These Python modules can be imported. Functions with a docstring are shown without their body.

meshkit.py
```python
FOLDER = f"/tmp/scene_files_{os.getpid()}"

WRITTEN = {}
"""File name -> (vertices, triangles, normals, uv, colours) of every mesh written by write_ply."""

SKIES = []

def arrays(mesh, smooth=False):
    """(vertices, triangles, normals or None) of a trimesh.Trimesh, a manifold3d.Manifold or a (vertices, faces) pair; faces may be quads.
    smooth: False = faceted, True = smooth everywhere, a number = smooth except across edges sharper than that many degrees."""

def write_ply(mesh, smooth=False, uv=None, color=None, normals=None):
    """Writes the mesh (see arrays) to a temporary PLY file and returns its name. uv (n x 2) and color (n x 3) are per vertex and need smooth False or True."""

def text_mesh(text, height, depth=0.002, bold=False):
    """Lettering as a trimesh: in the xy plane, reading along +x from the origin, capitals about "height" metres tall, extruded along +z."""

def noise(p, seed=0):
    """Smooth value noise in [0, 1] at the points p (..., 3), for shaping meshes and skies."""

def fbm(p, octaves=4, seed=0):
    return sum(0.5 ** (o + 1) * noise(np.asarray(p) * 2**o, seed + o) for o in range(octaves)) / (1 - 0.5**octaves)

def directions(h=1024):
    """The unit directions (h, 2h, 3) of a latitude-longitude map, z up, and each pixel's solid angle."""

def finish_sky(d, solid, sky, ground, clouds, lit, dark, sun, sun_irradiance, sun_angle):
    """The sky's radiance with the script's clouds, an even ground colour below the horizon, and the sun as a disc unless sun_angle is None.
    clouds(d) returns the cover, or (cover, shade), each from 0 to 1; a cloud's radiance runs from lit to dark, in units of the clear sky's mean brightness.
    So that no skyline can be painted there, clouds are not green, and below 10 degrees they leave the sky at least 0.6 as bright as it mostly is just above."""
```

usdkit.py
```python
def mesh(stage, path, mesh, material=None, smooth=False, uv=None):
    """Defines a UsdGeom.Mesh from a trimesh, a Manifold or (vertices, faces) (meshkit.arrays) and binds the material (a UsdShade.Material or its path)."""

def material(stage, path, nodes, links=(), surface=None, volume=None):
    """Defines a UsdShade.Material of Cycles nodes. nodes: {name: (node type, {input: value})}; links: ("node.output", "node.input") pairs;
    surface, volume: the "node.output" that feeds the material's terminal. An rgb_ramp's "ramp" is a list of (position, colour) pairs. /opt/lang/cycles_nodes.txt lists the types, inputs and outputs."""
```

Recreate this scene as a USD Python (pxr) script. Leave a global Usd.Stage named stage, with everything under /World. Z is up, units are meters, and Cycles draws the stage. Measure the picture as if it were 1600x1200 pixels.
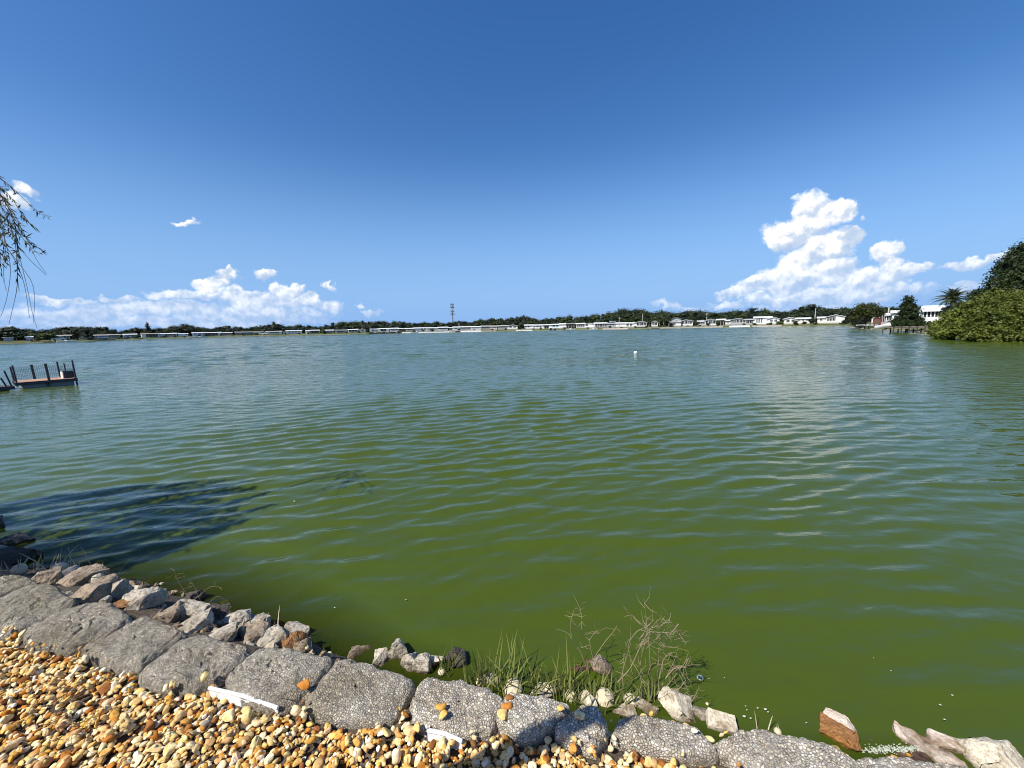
import math, random
import numpy as np, trimesh, usdkit, meshkit
from scipy.spatial import cKDTree
from shapely.geometry import Polygon, Point, LineString, box as sbox
from pxr import Usd, UsdGeom, UsdLux, UsdShade, Gf, Sdf, Vt

stage = Usd.Stage.CreateInMemory()
UsdGeom.SetStageUpAxis(stage, UsdGeom.Tokens.z)
UsdGeom.SetStageMetersPerUnit(stage, 1.0)
UsdGeom.Xform.Define(stage, '/World')
UsdGeom.Scope.Define(stage, '/World/Looks')
R = np.random.default_rng(11)
PI = math.pi

# ------------------------------------------------------------------ camera
EYE = np.array([0.0, 0.0, 2.15])
FPX, PITCH, ROLL = 615.0, math.radians(8.15), math.radians(1.26)      # focal length in photo pixels (1600 wide)
FWD = np.array([0, math.cos(PITCH), -math.sin(PITCH)])
UP0 = np.array([0, math.sin(PITCH), math.cos(PITCH)])
RGT = math.cos(ROLL) * np.array([1.0, 0, 0]) - math.sin(ROLL) * UP0
UPV = math.sin(ROLL) * np.array([1.0, 0, 0]) + math.cos(ROLL) * UP0
cam = UsdGeom.Camera.Define(stage, '/World/camera')
cam.CreateHorizontalApertureAttr(36.0)
cam.CreateVerticalApertureAttr(27.0)
cam.CreateFocalLengthAttr(36.0 * FPX / 1600.0)
cam.CreateClippingRangeAttr(Gf.Vec2f(0.05, 20000))
m = Gf.Matrix4d(*RGT, 0, *UPV, 0, *(-FWD), 0, *EYE, 1)
cam.AddTransformOp().Set(m)
cam.CreateExposureAttr(0.52)

def ray(px, py):
    d = FWD + (px - 800) / FPX * RGT - (py - 600) / FPX * UPV
    return d
def onz(px, py, z):
    d = ray(px, py); return EYE + d * (z - EYE[2]) / d[2]
def ony(px, py, y):
    d = ray(px, py); return EYE + d * y / d[1]
def hor(px):                                       # photo row of the horizon at column px
    a, b = ray(px, 400)[2], ray(px, 600)[2]
    return 400 + 200 * a / (a - b)
def proj(p):
    q = np.asarray(p, float) - EYE
    w = q @ FWD
    return np.stack([800 + FPX * (q @ RGT) / w, 600 - FPX * (q @ UPV) / w, w], -1)

# ------------------------------------------------------------------ sun and sky
SUN_EL = math.radians(50)
sh = np.array([-0.78, -0.62]); sh /= np.linalg.norm(sh)
SUN = np.array([sh[0] * math.cos(SUN_EL), sh[1] * math.cos(SUN_EL), math.sin(SUN_EL)])
SUN_INT, SKY_STR = 1.25, 0.10
sun = UsdLux.DistantLight.Define(stage, '/World/sun')
sun.CreateIntensityAttr(SUN_INT); sun.CreateAngleAttr(0.53); sun.CreateNormalizeAttr(True)
sun.CreateColorAttr(Gf.Vec3f(1.0, 0.955, 0.88))
zax = SUN; xax = np.cross([0, 0, 1.0], zax); xax /= np.linalg.norm(xax); yax = np.cross(zax, xax)
UsdGeom.Xformable(sun).AddTransformOp().Set(Gf.Matrix4d(*xax, 0, *yax, 0, *zax, 0, 0, 0, 0, 1))

def sky_material():
    n, l = {}, []
    n['tc'] = ('texture_coordinate', {})
    D = 'tc.generated'
    n['sky'] = ('sky_texture', dict(sky_type='single_scattering', sun_disc=False, sun_elevation=SUN_EL, sun_rotation=math.atan2(SUN[0], SUN[1]),
                                   altitude=0.0, air_density=1.0, aerosol_density=0.55, ozone_density=2.2))
    n['hsv'] = ('hsv', dict(hue=0.507, saturation=1.33, value=1.0)); l.append(('sky.color', 'hsv.color'))
    n['sep'] = ('separate_xyz', {}); l.append((D, 'sep.vector'))
    n['az'] = ('math', dict(math_type='arctan2')); l += [('sep.x', 'az.value1'), ('sep.y', 'az.value2')]
    n['el'] = ('math', dict(math_type='arcsine')); l.append(('sep.z', 'el.value1'))
    n['ae'] = ('combine_xyz', {}); l += [('az.value', 'ae.x'), ('el.value', 'ae.y')]
    # pale blue air towards the horizon, the same all round
    n['hz'] = ('map_range', dict(range_type='smoothstep', from_min=-0.02, from_max=0.42, to_min=0.97, to_max=0.0, clamp=True)); l.append(('el.value', 'hz.value'))
    n['air'] = ('mix_color', dict(use_clamp=False, b=(1.80, 3.38, 6.3))); l += [('hz.result', 'air.fac'), ('hsv.color', 'air.a')]
    # billow warp: puffy outline
    n['w1'] = ('noise_texture', dict(scale=22.0, detail=7.0, roughness=0.55)); l.append((D, 'w1.vector'))
    n['w1c'] = ('vector_math', dict(math_type='subtract', vector2=(0.5, 0.5, 0.5))); l.append(('w1.color', 'w1c.vector1'))
    n['w1s'] = ('vector_math', dict(math_type='multiply', vector2=(0.075, 0.062, 0.0))); l.append(('w1c.vector', 'w1s.vector1'))
    n['p'] = ('vector_math', dict(math_type='add')); l += [('ae.vector', 'p.vector1'), ('w1s.vector', 'p.vector2')]
    blobs = [  # px, py, rx, ry, opacity
        (1268, 338, 44, 40, 1), (1233, 366, 44, 30, 1), (1302, 333, 36, 24, 1), (1326, 320, 20, 12, .9), (1213, 378, 24, 18, 1),
        (1290, 388, 52, 30, 1), (1330, 372, 22, 13, .9), (1258, 412, 56, 30, 1), (1238, 440, 66, 28, 1), (1300, 425, 50, 30, 1),
        (1195, 446, 62, 14, .95), (1158, 456, 40, 11, .9), (1350, 440, 58, 26, 1), (1386, 396, 32, 20, 1), (1402, 384, 20, 11, .95),
        (1395, 420, 40, 24, 1), (1436, 415, 36, 12, .95), (1330, 462, 92, 20, .85), (1240, 466, 110, 15, .8), (1392, 455, 52, 20, .75),
        (1532, 410, 46, 9, .85), (1488, 416, 24, 8, .7), (1560, 404, 24, 8, .8), (1350, 340, 8, 7, .6), (1140, 474, 34, 8, .7), (1040, 478, 26, 6, .5),
        (1506, 452, 32, 15, .7), (1446, 455, 24, 10, .35), (1260, 484, 170, 10, .5), (1080, 482, 40, 6, .4),
        (350, 432, 24, 15, 1), (362, 420, 15, 11, .9), (330, 446, 30, 11, 1), (270, 461, 46, 9, .95), (320, 459, 34, 9, .9), (376, 466, 40, 16, .95),
        (440, 460, 26, 18, .95), (456, 452, 16, 11, .9), (410, 476, 64, 15, .85), (480, 474, 40, 13, .8), (516, 480, 26, 14, .7),
        (180, 464, 34, 6, .8), (100, 470, 64, 7, .75), (250, 482, 130, 16, .7), (120, 492, 150, 15, .6), (400, 492, 150, 12, .6),
        (415, 428, 18, 8, .85), (516, 446, 15, 5, .8), (285, 345, 30, 6, .75), (568, 480, 13, 4, .6), (582, 490, 13, 5, .6), (300, 506, 270, 14, .55), (120, 508, 130, 12, .5), (1260, 494, 170, 9, .5), (34, 293, 26, 12, .7), (4, 302, 22, 13, .8)]
    prev_h = None
    for i, (px, py, rx, ry, op) in enumerate(blobs):
        def ae(x, y):
            d = ray(x, y); d = d / np.linalg.norm(d); return math.atan2(d[0], d[1]), math.asin(d[2])
        a, e = ae(px, py)
        ra = abs(ae(px + rx, py)[0] - a) + 1e-4; re = abs(ae(px, py - ry)[1] - e) + 1e-4
        n[f'm{i}'] = ('mapping', dict(mapping_type='point', location=(-a / ra, -e / re, 0), scale=(1 / ra, 1 / re, 0))); l.append(('p.vector', f'm{i}.vector'))
        n[f'q{i}'] = ('vector_math', dict(math_type='dot_product')); l += [(f'm{i}.vector', f'q{i}.vector1'), (f'm{i}.vector', f'q{i}.vector2')]
        n[f'h{i}'] = ('math', dict(math_type='multiply_add', value2=-op, value3=op)); l.append((f'q{i}.value', f'h{i}.value1'))
        # light of a puff: upper left bright, underside grey
        n[f's{i}'] = ('vector_math', dict(math_type='dot_product', vector2=(-0.38, 0.75, 0))); l.append((f'm{i}.vector', f's{i}.vector1'))
        if prev_h is None:
            prev_h, prev_s = f'h{i}.value', f's{i}.value'
        else:
            n[f'M{i}'] = ('math', dict(math_type='smoothmax', value3=0.12)); l += [(prev_h, f'M{i}.value1'), (f'h{i}.value', f'M{i}.value2')]
            n[f'd{i}'] = ('math', dict(math_type='subtract')); l += [(f'h{i}.value', f'd{i}.value1'), (prev_h, f'd{i}.value2')]
            n[f'f{i}'] = ('map_range', dict(range_type='smoothstep', from_min=-0.25, from_max=0.25, clamp=True)); l.append((f'd{i}.value', f'f{i}.value'))
            n[f'S{i}'] = ('mix_float', {}); l += [(f'f{i}.result', f'S{i}.fac'), (prev_s, f'S{i}.a'), (f's{i}.value', f'S{i}.b')]
            prev_h, prev_s = f'M{i}.value', f'S{i}.result'
    n['e1'] = ('noise_texture', dict(scale=70.0, detail=6.0, roughness=0.62)); l.append((D, 'e1.vector'))
    n['e2'] = ('math', dict(math_type='multiply_add', value2=0.75, value3=-0.375)); l.append(('e1.fac', 'e2.value1'))
    n['e3'] = ('math', dict(math_type='add')); l += [(prev_h, 'e3.value1'), ('e2.value', 'e3.value2')]
    n['cov'] = ('map_range', dict(range_type='smoothstep', from_min=-0.02, from_max=0.62, clamp=True)); l.append(('e3.value', 'cov.value'))
    # emboss: the billows lit from the upper left
    n['off'] = ('vector_math', dict(math_type='add', vector2=(-0.006, 0.0, 0.010))); l.append((D, 'off.vector1'))
    n['na'] = ('noise_texture', dict(scale=30.0, detail=6.0, roughness=0.55)); l.append((D, 'na.vector'))
    n['nb'] = ('noise_texture', dict(scale=30.0, detail=6.0, roughness=0.55)); l.append(('off.vector', 'nb.vector'))
    n['em'] = ('math', dict(math_type='subtract')); l += [('na.fac', 'em.value1'), ('nb.fac', 'em.value2')]
    n['em2'] = ('math', dict(math_type='multiply_add', value2=2.2, value3=0.52)); l.append(('em.value', 'em2.value1'))
    n['li'] = ('math', dict(math_type='multiply_add', value2=0.34)); l += [(prev_s, 'li.value1'), ('em2.value', 'li.value3')]
    n['ramp'] = ('rgb_ramp', dict(ramp=[(0.0, (3.3, 4.3, 5.9)), (0.35, (4.5, 5.2, 6.3)), (0.62, (7.2, 7.3, 7.5)), (1.0, (10.5, 10.4, 10.1))])); l.append(('li.value', 'ramp.fac'))
    # low air veils the foot of the clouds
    n['veil'] = ('map_range', dict(range_type='smoothstep', from_min=0.0, from_max=0.16, to_min=0.35, to_max=1.0, clamp=True)); l.append(('el.value', 'veil.value'))
    n['cv'] = ('math', dict(math_type='multiply')); l += [('cov.result', 'cv.value1'), ('veil.result', 'cv.value2')]
    n['mx'] = ('mix_color', dict(use_clamp=False)); l += [('cv.value', 'mx.fac'), ('air.result', 'mx.a'), ('ramp.color', 'mx.b')]
    n['bg'] = ('background_shader', dict(strength=SKY_STR)); l.append(('mx.result', 'bg.color'))
    return usdkit.material(stage, '/World/Looks/sky', n, l, surface='bg.background')

dome = UsdLux.DomeLight.Define(stage, '/World/sky')
UsdShade.MaterialBindingAPI.Apply(dome.GetPrim()).Bind(sky_material())
dome.GetPrim().SetCustomDataByKey('kind', 'structure')

# ------------------------------------------------------------------ helpers
count = {}
def numbered(path):
    k = count.get(path, 0); count[path] = k + 1
    return path if k == 0 else f'{path}_{k:03d}'
def tag(prim, label=None, cat=None, group=None, kind=None):
    for k, v in (('label', label), ('category', cat), ('group', group), ('kind', kind)):
        if v: prim.SetCustomDataByKey(k, v)
    return prim
def xf(prim, loc=(0, 0, 0), rz=0.0, sc=(1, 1, 1)):
    x = UsdGeom.Xformable(prim)
    x.AddTranslateOp().Set(Gf.Vec3d(*map(float, loc))); x.AddRotateZOp().Set(float(math.degrees(rz))); x.AddScaleOp().Set(Gf.Vec3f(*map(float, sc)))
def thing(name, label, cat, loc=(0, 0, 0), rz=0.0, sc=(1, 1, 1), group=None, kind=None):
    p = UsdGeom.Xform.Define(stage, numbered('/World/' + name)).GetPrim(); xf(p, loc, rz, sc)
    return tag(p, label, cat, group, kind)
def obj(name, mesh, mat, parent=None, smooth=False, label=None, tint=None, kind=None):
    base = str(parent.GetPath()) if parent is not None else '/World'
    me = usdkit.mesh(stage, numbered(f'{base}/{name}'), mesh, mat, smooth=smooth)
    if tint is not None:
        t = np.asarray(tint, np.float32); nv = len(me.GetPointsAttr().Get())
        if t.ndim == 1: t = np.tile(t, (nv, 1))
        UsdGeom.PrimvarsAPI(me).CreatePrimvar('tint', Sdf.ValueTypeNames.Color3fArray, 'vertex').Set(Vt.Vec3fArray.FromNumpy(t))
    tag(me.GetPrim(), label, kind=kind)
    return me.GetPrim()
def solo(name, mesh, mat, label, cat, smooth=False, group=None, tint=None):
    return tag(obj(name, mesh, mat, None, smooth, tint=tint), label, cat, group)
def dup(src, loc, rz=0, sc=(1, 1, 1), label=None, cat=None, group=None):
    """a copy of a thing with its parts under the next number"""
    was = src.GetCustomData()
    p = UsdGeom.Xform.Define(stage, numbered('/World/' + src.GetName().rstrip('0123456789').rstrip('_'))).GetPrim()
    p.GetReferences().AddInternalReference(src.GetPath())
    for op, v in zip(UsdGeom.Xformable(p).GetOrderedXformOps(), (Gf.Vec3d(*map(float, loc)), float(math.degrees(rz)), Gf.Vec3f(*map(float, sc)))): op.Set(v)
    p.SetInstanceable(True)
    return tag(p, label or was.get('label'), cat or was.get('category'), group or was.get('group'))

def cat_(parts):
    """joins (v, f) pairs"""
    vs, fs, n = [], [], 0
    for p in parts:
        v, f = (np.asarray(p.vertices), np.asarray(p.faces)) if hasattr(p, 'vertices') else p
        vs.append(v); fs.append(np.asarray(f) + n); n += len(v)
    return np.vstack(vs), np.vstack(fs)
def tube(pts, rad, sides=6, cap=True):
    p = np.asarray(pts, float); r = np.broadcast_to(np.asarray(rad, float), (len(p),))
    t = np.gradient(p, axis=0); t /= np.linalg.norm(t, axis=1, keepdims=True) + 1e-12
    a = np.cross(t, np.where(np.abs(t[:, 2:]) < 0.9, [0, 0, 1.0], [1.0, 0, 0])); a /= np.linalg.norm(a, axis=1, keepdims=True) + 1e-12
    b = np.cross(t, a); ang = np.arange(sides) * 2 * PI / sides
    v = (p[:, None] + r[:, None, None] * (np.cos(ang)[None, :, None] * a[:, None] + np.sin(ang)[None, :, None] * b[:, None])).reshape(-1, 3)
    i, j = np.meshgrid(np.arange(len(p) - 1), np.arange(sides), indexing='ij')
    A, B, C, D = i * sides + j, i * sides + (j + 1) % sides, (i + 1) * sides + (j + 1) % sides, (i + 1) * sides + j
    f = [np.stack([A, B, C], -1).reshape(-1, 3), np.stack([A, C, D], -1).reshape(-1, 3)]
    if cap:
        n = (len(p) - 1) * sides; k = np.arange(1, sides - 1)
        f += [np.stack([0 * k, k + 1, k], 1), np.stack([0 * k + n, n + k, n + k + 1], 1)]
    return v, np.vstack(f)
BOXF = np.array([[0, 2, 3], [0, 3, 1], [4, 5, 7], [4, 7, 6], [0, 1, 5], [0, 5, 4], [2, 6, 7], [2, 7, 3], [0, 4, 6], [0, 6, 2], [1, 3, 7], [1, 7, 5]])
def bx(x0, x1, y0, y1, z0, z1):
    v = np.array([[x, y, z] for z in (z0, z1) for y in (y0, y1) for x in (x0, x1)], float)
    return v, BOXF
def prism(poly, lo, hi, axis='y'):
    """extrudes a convex profile (two coordinates) along an axis"""
    p = np.asarray(poly, float); n = len(p)
    def at(h): return np.stack([p[:, 0], np.full(n, h), p[:, 1]], 1) if axis == 'y' else np.stack([np.full(n, h), p[:, 0], p[:, 1]], 1)
    v = np.vstack([at(lo), at(hi)]); k = np.arange(n); q = (k + 1) % n; j = np.arange(1, n - 1)
    f = np.vstack([np.stack([k, q, q + n], 1), np.stack([k, q + n, k + n], 1), np.stack([0 * j, j + 1, j], 1), np.stack([0 * j + n, j + n, j + 1 + n], 1)])
    m_ = trimesh.Trimesh(v, f, process=False); trimesh.repair.fix_normals(m_)
    return np.array(m_.vertices), np.array(m_.faces)
def beam(a, b, w, h=None):
    """a straight bar of rectangular section from a to b"""
    a, b = np.asarray(a, float), np.asarray(b, float); h = h or w
    return tube([a, b], math.hypot(w, h) / 2 * 0.98, 4)
def quads(c, n, s, asp=1.0, rng=R):
    """leaf faces: centres, normals, sizes; a folded pair of triangles each"""
    N = len(c); n = n / (np.linalg.norm(n, axis=1, keepdims=True) + 1e-9)
    a = np.cross(n, rng.normal(size=(N, 3))); a /= np.linalg.norm(a, axis=1, keepdims=True) + 1e-9
    b = np.cross(n, a); s = np.broadcast_to(s, (N,))[:, None]
    v = np.stack([c - a * s * .5, c + b * s * .32 * asp + n * s * .1, c + a * s * .5, c - b * s * .32 * asp + n * s * .1], 1).reshape(-1, 3)
    k = np.arange(N)[:, None] * 4
    return v, np.vstack([k + [0, 1, 2], k + [0, 2, 3]])

# ------------------------------------------------------------------ materials
def MAT(name, nodes, links, out='p.BSDF'):
    return usdkit.material(stage, '/World/Looks/' + name, nodes, links, surface=out)
def plain(name, col, rough=0.7, noise=0.15, scale=6.0, bump=0.0, bscale=None, metallic=0.0, spec=0.5):
    c = np.array(col, float)
    n = {'g': ('texture_coordinate', {}), 'n': ('noise_texture', dict(scale=scale, detail=6.0, roughness=0.6)),
         'r': ('rgb_ramp', dict(ramp=[(0.25, c * (1 - noise)), (0.75, np.minimum(c * (1 + noise), .9))])),
         'p': ('principled_bsdf', dict(roughness=rough, metallic=metallic, specular_ior_level=spec))}
    l = [('g.object', 'n.vector'), ('n.fac', 'r.fac'), ('r.color', 'p.base_color')]
    if bump:
        n['n2'] = ('noise_texture', dict(scale=bscale or scale * 4, detail=5.0)); n['b'] = ('bump', dict(strength=1.0, distance=bump))
        l += [('g.object', 'n2.vector'), ('n2.fac', 'b.height'), ('b.normal', 'p.normal')]
    return MAT(name, n, l)
def leafy(name, dark, light, trans=0.25, tl=None, rough=0.55):
    """foliage: every leaf has a tone of its own, some light passes through"""
    n = {'g': ('geometry', {}), 'o': ('object_info', {}), 'pn': ('noise_texture', dict(scale=0.35, detail=3.0)),
         'r': ('rgb_ramp', dict(ramp=[(0.0, dark), (1.0, light)])), 'h': ('hsv', {}),
         'v': ('math', dict(math_type='multiply_add', value2=0.5, value3=0.75)),
         'ad': ('math', dict(math_type='multiply_add', value2=0.55)), 'ad2': ('math', dict(math_type='multiply_add', value2=0.9, value3=-0.25)),
         'p': ('principled_bsdf', dict(roughness=rough, specular_ior_level=0.35)), 't': ('translucent_bsdf', {}), 'm': ('mix_closure', dict(fac=trans))}
    l = [('g.position', 'pn.vector'), ('pn.fac', 'ad2.value1'), ('g.random_per_island', 'ad.value1'), ('ad2.value', 'ad.value3'), ('ad.value', 'r.fac'),
         ('r.color', 'h.color'), ('o.random', 'v.value1'), ('v.value', 'h.value'), ('h.color', 'p.base_color'), ('h.color', 't.color'), ('p.BSDF', 'm.closure1'), ('t.BSDF', 'm.closure2')]
    return MAT(name, n, l, 'm.closure')

M = {}
M['white'] = plain('white_siding', (.72, .71, .68), .55, .06, .8)
M['cream'] = plain('cream_siding', (.70, .66, .56), .6, .06, .8)
M['pale_blue'] = plain('pale_blue_siding', (.58, .66, .72), .6, .06, .8)
M['grey'] = plain('grey_siding', (.33, .34, .34), .6, .08, .8)
M['tan'] = plain('tan_siding', (.36, .31, .25), .65, .1, .8)
M['pink'] = plain('pink_siding', (.58, .47, .45), .65, .06, .8)
M['olive'] = plain('olive_siding', (.22, .22, .17), .65, .1, .8)
M['roof_white'] = plain('white_metal_roof', (.76, .76, .76), .4, .05, .6)
M['roof_grey'] = plain('grey_shingle_roof', (.20, .20, .21), .85, .2, 1.5)
M['roof_tan'] = plain('tan_shingle_roof', (.33, .30, .26), .85, .15, 1.5)
M['glass_dark'] = plain('dark_window_glass', (.02, .025, .03), .08, .1, 1.0)
M['screen'] = plain('dark_insect_screen', (.018, .018, .02), .9, .2, 2.0)
M['trim'] = plain('white_trim', (.76, .76, .75), .5, .04, 3.0)
M['skirt'] = plain('grey_skirting', (.30, .30, .29), .8, .15, 2.0)
M['red'] = plain('dark_red_paint', (.13, .035, .03), .5, .15, 2.0)
M['brown'] = plain('brown_wood', (.10, .055, .035), .75, .3, 3.0)
M['seawall'] = plain('seawall_concrete', (.42, .38, .33), .9, .25, 1.2)
M['dockwood'] = plain('grey_dock_wood', (.30, .26, .20), .85, .25, 4.0, .004, 30)
M['dock_dark'] = plain('dark_dock_wood', (.055, .045, .04), .85, .3, 4.0)
M['steel'] = plain('galvanised_steel', (.22, .23, .25), .5, .15, 2.0, metallic=.6)
M['hull'] = plain('white_boat_hull', (.78, .78, .77), .25, .04, 2.0)
M['black'] = plain('black_rubber', (.018, .018, .02), .6, .3, 8.0)
M['navy'] = plain('navy_canvas', (.03, .045, .09), .7, .2, 3.0)
M['palm_trunk'] = plain('palm_bark', (.20, .165, .12), .9, .3, 12.0)
M['bark'] = plain('tree_bark', (.085, .065, .05), .95, .35, 9.0, .01, 25)
M['oak'] = leafy('oak_leaves', (.007, .014, .005), (.050, .072, .020), .14)
M['oak_mid'] = leafy('mid_green_leaves', (.016, .028, .007), (.085, .11, .024), .18)
M['light_leaf'] = leafy('light_green_leaves', (.04, .06, .012), (.13, .155, .03), .2)
M['pine'] = leafy('pine_needles', (.006, .012, .006), (.028, .042, .02), .08)
M['palm_leaf'] = leafy('palm_fronds', (.03, .045, .016), (.19, .20, .085), .2)
M['pepper'] = leafy('bush_leaves', (.06, .085, .010), (.27, .29, .042), .3)
M['camphor'] = leafy('dense_dark_leaves', (.012, .026, .008), (.085, .12, .024), .18)
M['willow_leaf'] = leafy('willow_leaves', (.045, .052, .022), (.14, .145, .07), .25)
M['twig'] = plain('willow_twigs', (.075, .06, .045), .9, .3, 20.0)

# ------------------------------------------------------------------ shape of the lake and the land
def far_point(px, y, z=0.0):                        # on the shore at photo column px, y metres out
    p = ony(px, hor(px), y); return np.array([p[0], p[1], z])
DEPTH = [(-700, 140), (-300, 150), (-120, 160), (0, 175), (60, 186), (150, 214), (250, 275), (400, 315), (500, 310), (600, 290), (700, 273), (800, 262), (900, 245), (1000, 212), (1100, 205),
         (1200, 185), (1300, 165), (1336, 137)]
def depth(px): return float(np.interp(px, [d[0] for d in DEPTH], [d[1] for d in DEPTH]))
far = [far_point(px, depth(px)) for px in list(range(-660, 1331, 33))]
right = [onz(px, py, 0) for px, py in ((1342, 513.5), (1378, 515), (1396, 516.5), (1432, 518.5), (1450, 521), (1463, 524), (1478, 527), (1510, 529.5), (1560, 531), (1640, 533), (1760, 543))]
near_right = np.array([(36, 12, 0), (24, 3.5, 0), (14, 0.6, 0), (8, 0.2, 0), (4.5, 0.35, 0)], float)
EDGE_PX = [(1800, 1222), (1650, 1206), (1530, 1192), (1447, 1181), (1340, 1178), (1270, 1152), (1180, 1136), (1108, 1140), (1050, 1118), (965, 1116), (905, 1095), (785, 1080), (720, 1056), (642, 1050), (515, 1018),
           (400, 1006), (300, 984), (200, 955), (120, 932), (60, 904), (0, 897)]
ZB = 0.62
edge = np.vstack([[(4.2, 0.55, ZB)], [onz(px, py, ZB) for px, py in EDGE_PX], [(-4.3, 2.55, ZB), (-5.2, 2.75, ZB), (-6.2, 2.95, ZB), (-7.5, 3.2, ZB), (-9.5, 3.6, ZB), (-14, 4.2, ZB), (-30, 5.2, ZB)]])
near_left = np.array([(-60, 8, 0), (-130, 22, 0), (-230, 60, 0), (-320, 105, 0)], float)
lake = Polygon(np.vstack([np.array(far)[:, :2], np.array(right)[:, :2], near_right[:, :2], edge[:, :2], near_left[:, :2]])).buffer(0)
edge_line = LineString(edge[:, :2])
nearbox = sbox(-29, -30, 4.1, 9)

def near_z(x, y):
    """height of the near bank: gravel shelf behind the sacks, then a steep stony slope into the water"""
    x, y = np.asarray(x, float), np.asarray(y, float)
    e = edge[:, :2]; o = np.argsort(e[:, 0]); ye = np.interp(x, e[o, 0], e[o, 1])
    s = (y - ye) * 0.96
    steep = np.interp(x, [-4, -2.4, -1.4, -.8, 0.2, 1.2], [1.2, 1.15, .95, .68, .62, .5])
    z = np.interp(s / steep, [-0.5, -0.12, 0.02, 0.12, 0.35, 0.62, 1.1, 2.2], [0.575, 0.575, 0.46, 0.34, 0.20, 0.02, -0.28, -1.2])
    return z
def near_hit(px, py, dz=0.0):
    """where the sight line through a photo point meets the near bank (raised by dz)"""
    d = ray(px, py); t = np.linspace(1.2, 7, 1500); p = EYE + d * t[:, None]
    k = np.argmax(p[:, 2] <= np.maximum(near_z(p[:, 0], p[:, 1]), -.05) + dz); return p[k]

# ground: slope strips along the shore, then flat land to the horizon; a lake bed under the water
def ring_strip(poly, offs):
    """rows of vertices at offsets from the shoreline (outwards), joined by faces"""
    c = np.array(poly.exterior.coords)[:-1]
    L = LineString(np.vstack([c, c[:1]])); n = int(L.length / 6)
    return L, n
lg = lake.buffer(0.01)
land_mat_n = {'g': ('geometry', {}), 'n': ('noise_texture', dict(scale=0.05, detail=6.0)), 'n2': ('noise_texture', dict(scale=0.9, detail=6.0, roughness=.7)),
    'sx': ('separate_xyz', {}), 'r': ('rgb_ramp', dict(ramp=[(.32, (.035, .055, .012)), (.5, (.075, .095, .025)), (.68, (.16, .14, .075))])),
    'sand': ('rgb_ramp', dict(ramp=[(.3, (.30, .25, .18)), (.7, (.45, .39, .30))])),
    'hz': ('map_range', dict(range_type='smoothstep', from_min=0.20, from_max=0.45, clamp=True)), 'nj': ('math', dict(math_type='multiply_add', value2=0.55)),
    'mx': ('mix_color', {}), 'p': ('principled_bsdf', dict(roughness=0.95, specular_ior_level=.2))}
land_mat = MAT('shore_grass', land_mat_n, [('g.position', 'n.vector'), ('g.position', 'n2.vector'), ('n.fac', 'r.fac'), ('n2.fac', 'sand.fac'), ('g.position', 'sx.vector'), ('n.fac', 'nj.value1'),
    ('sx.z', 'nj.value3'), ('nj.value', 'hz.value'), ('hz.result', 'mx.fac'), ('sand.color', 'mx.a'), ('r.color', 'mx.b'), ('mx.result', 'p.base_color')])
rows = [(-3.0, -1.0), (0.0, -0.02), (1.0, 0.22), (3.0, 0.45), (9.0, 0.85)]
strip_v, strip_f, nv = [], [], 0
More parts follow.
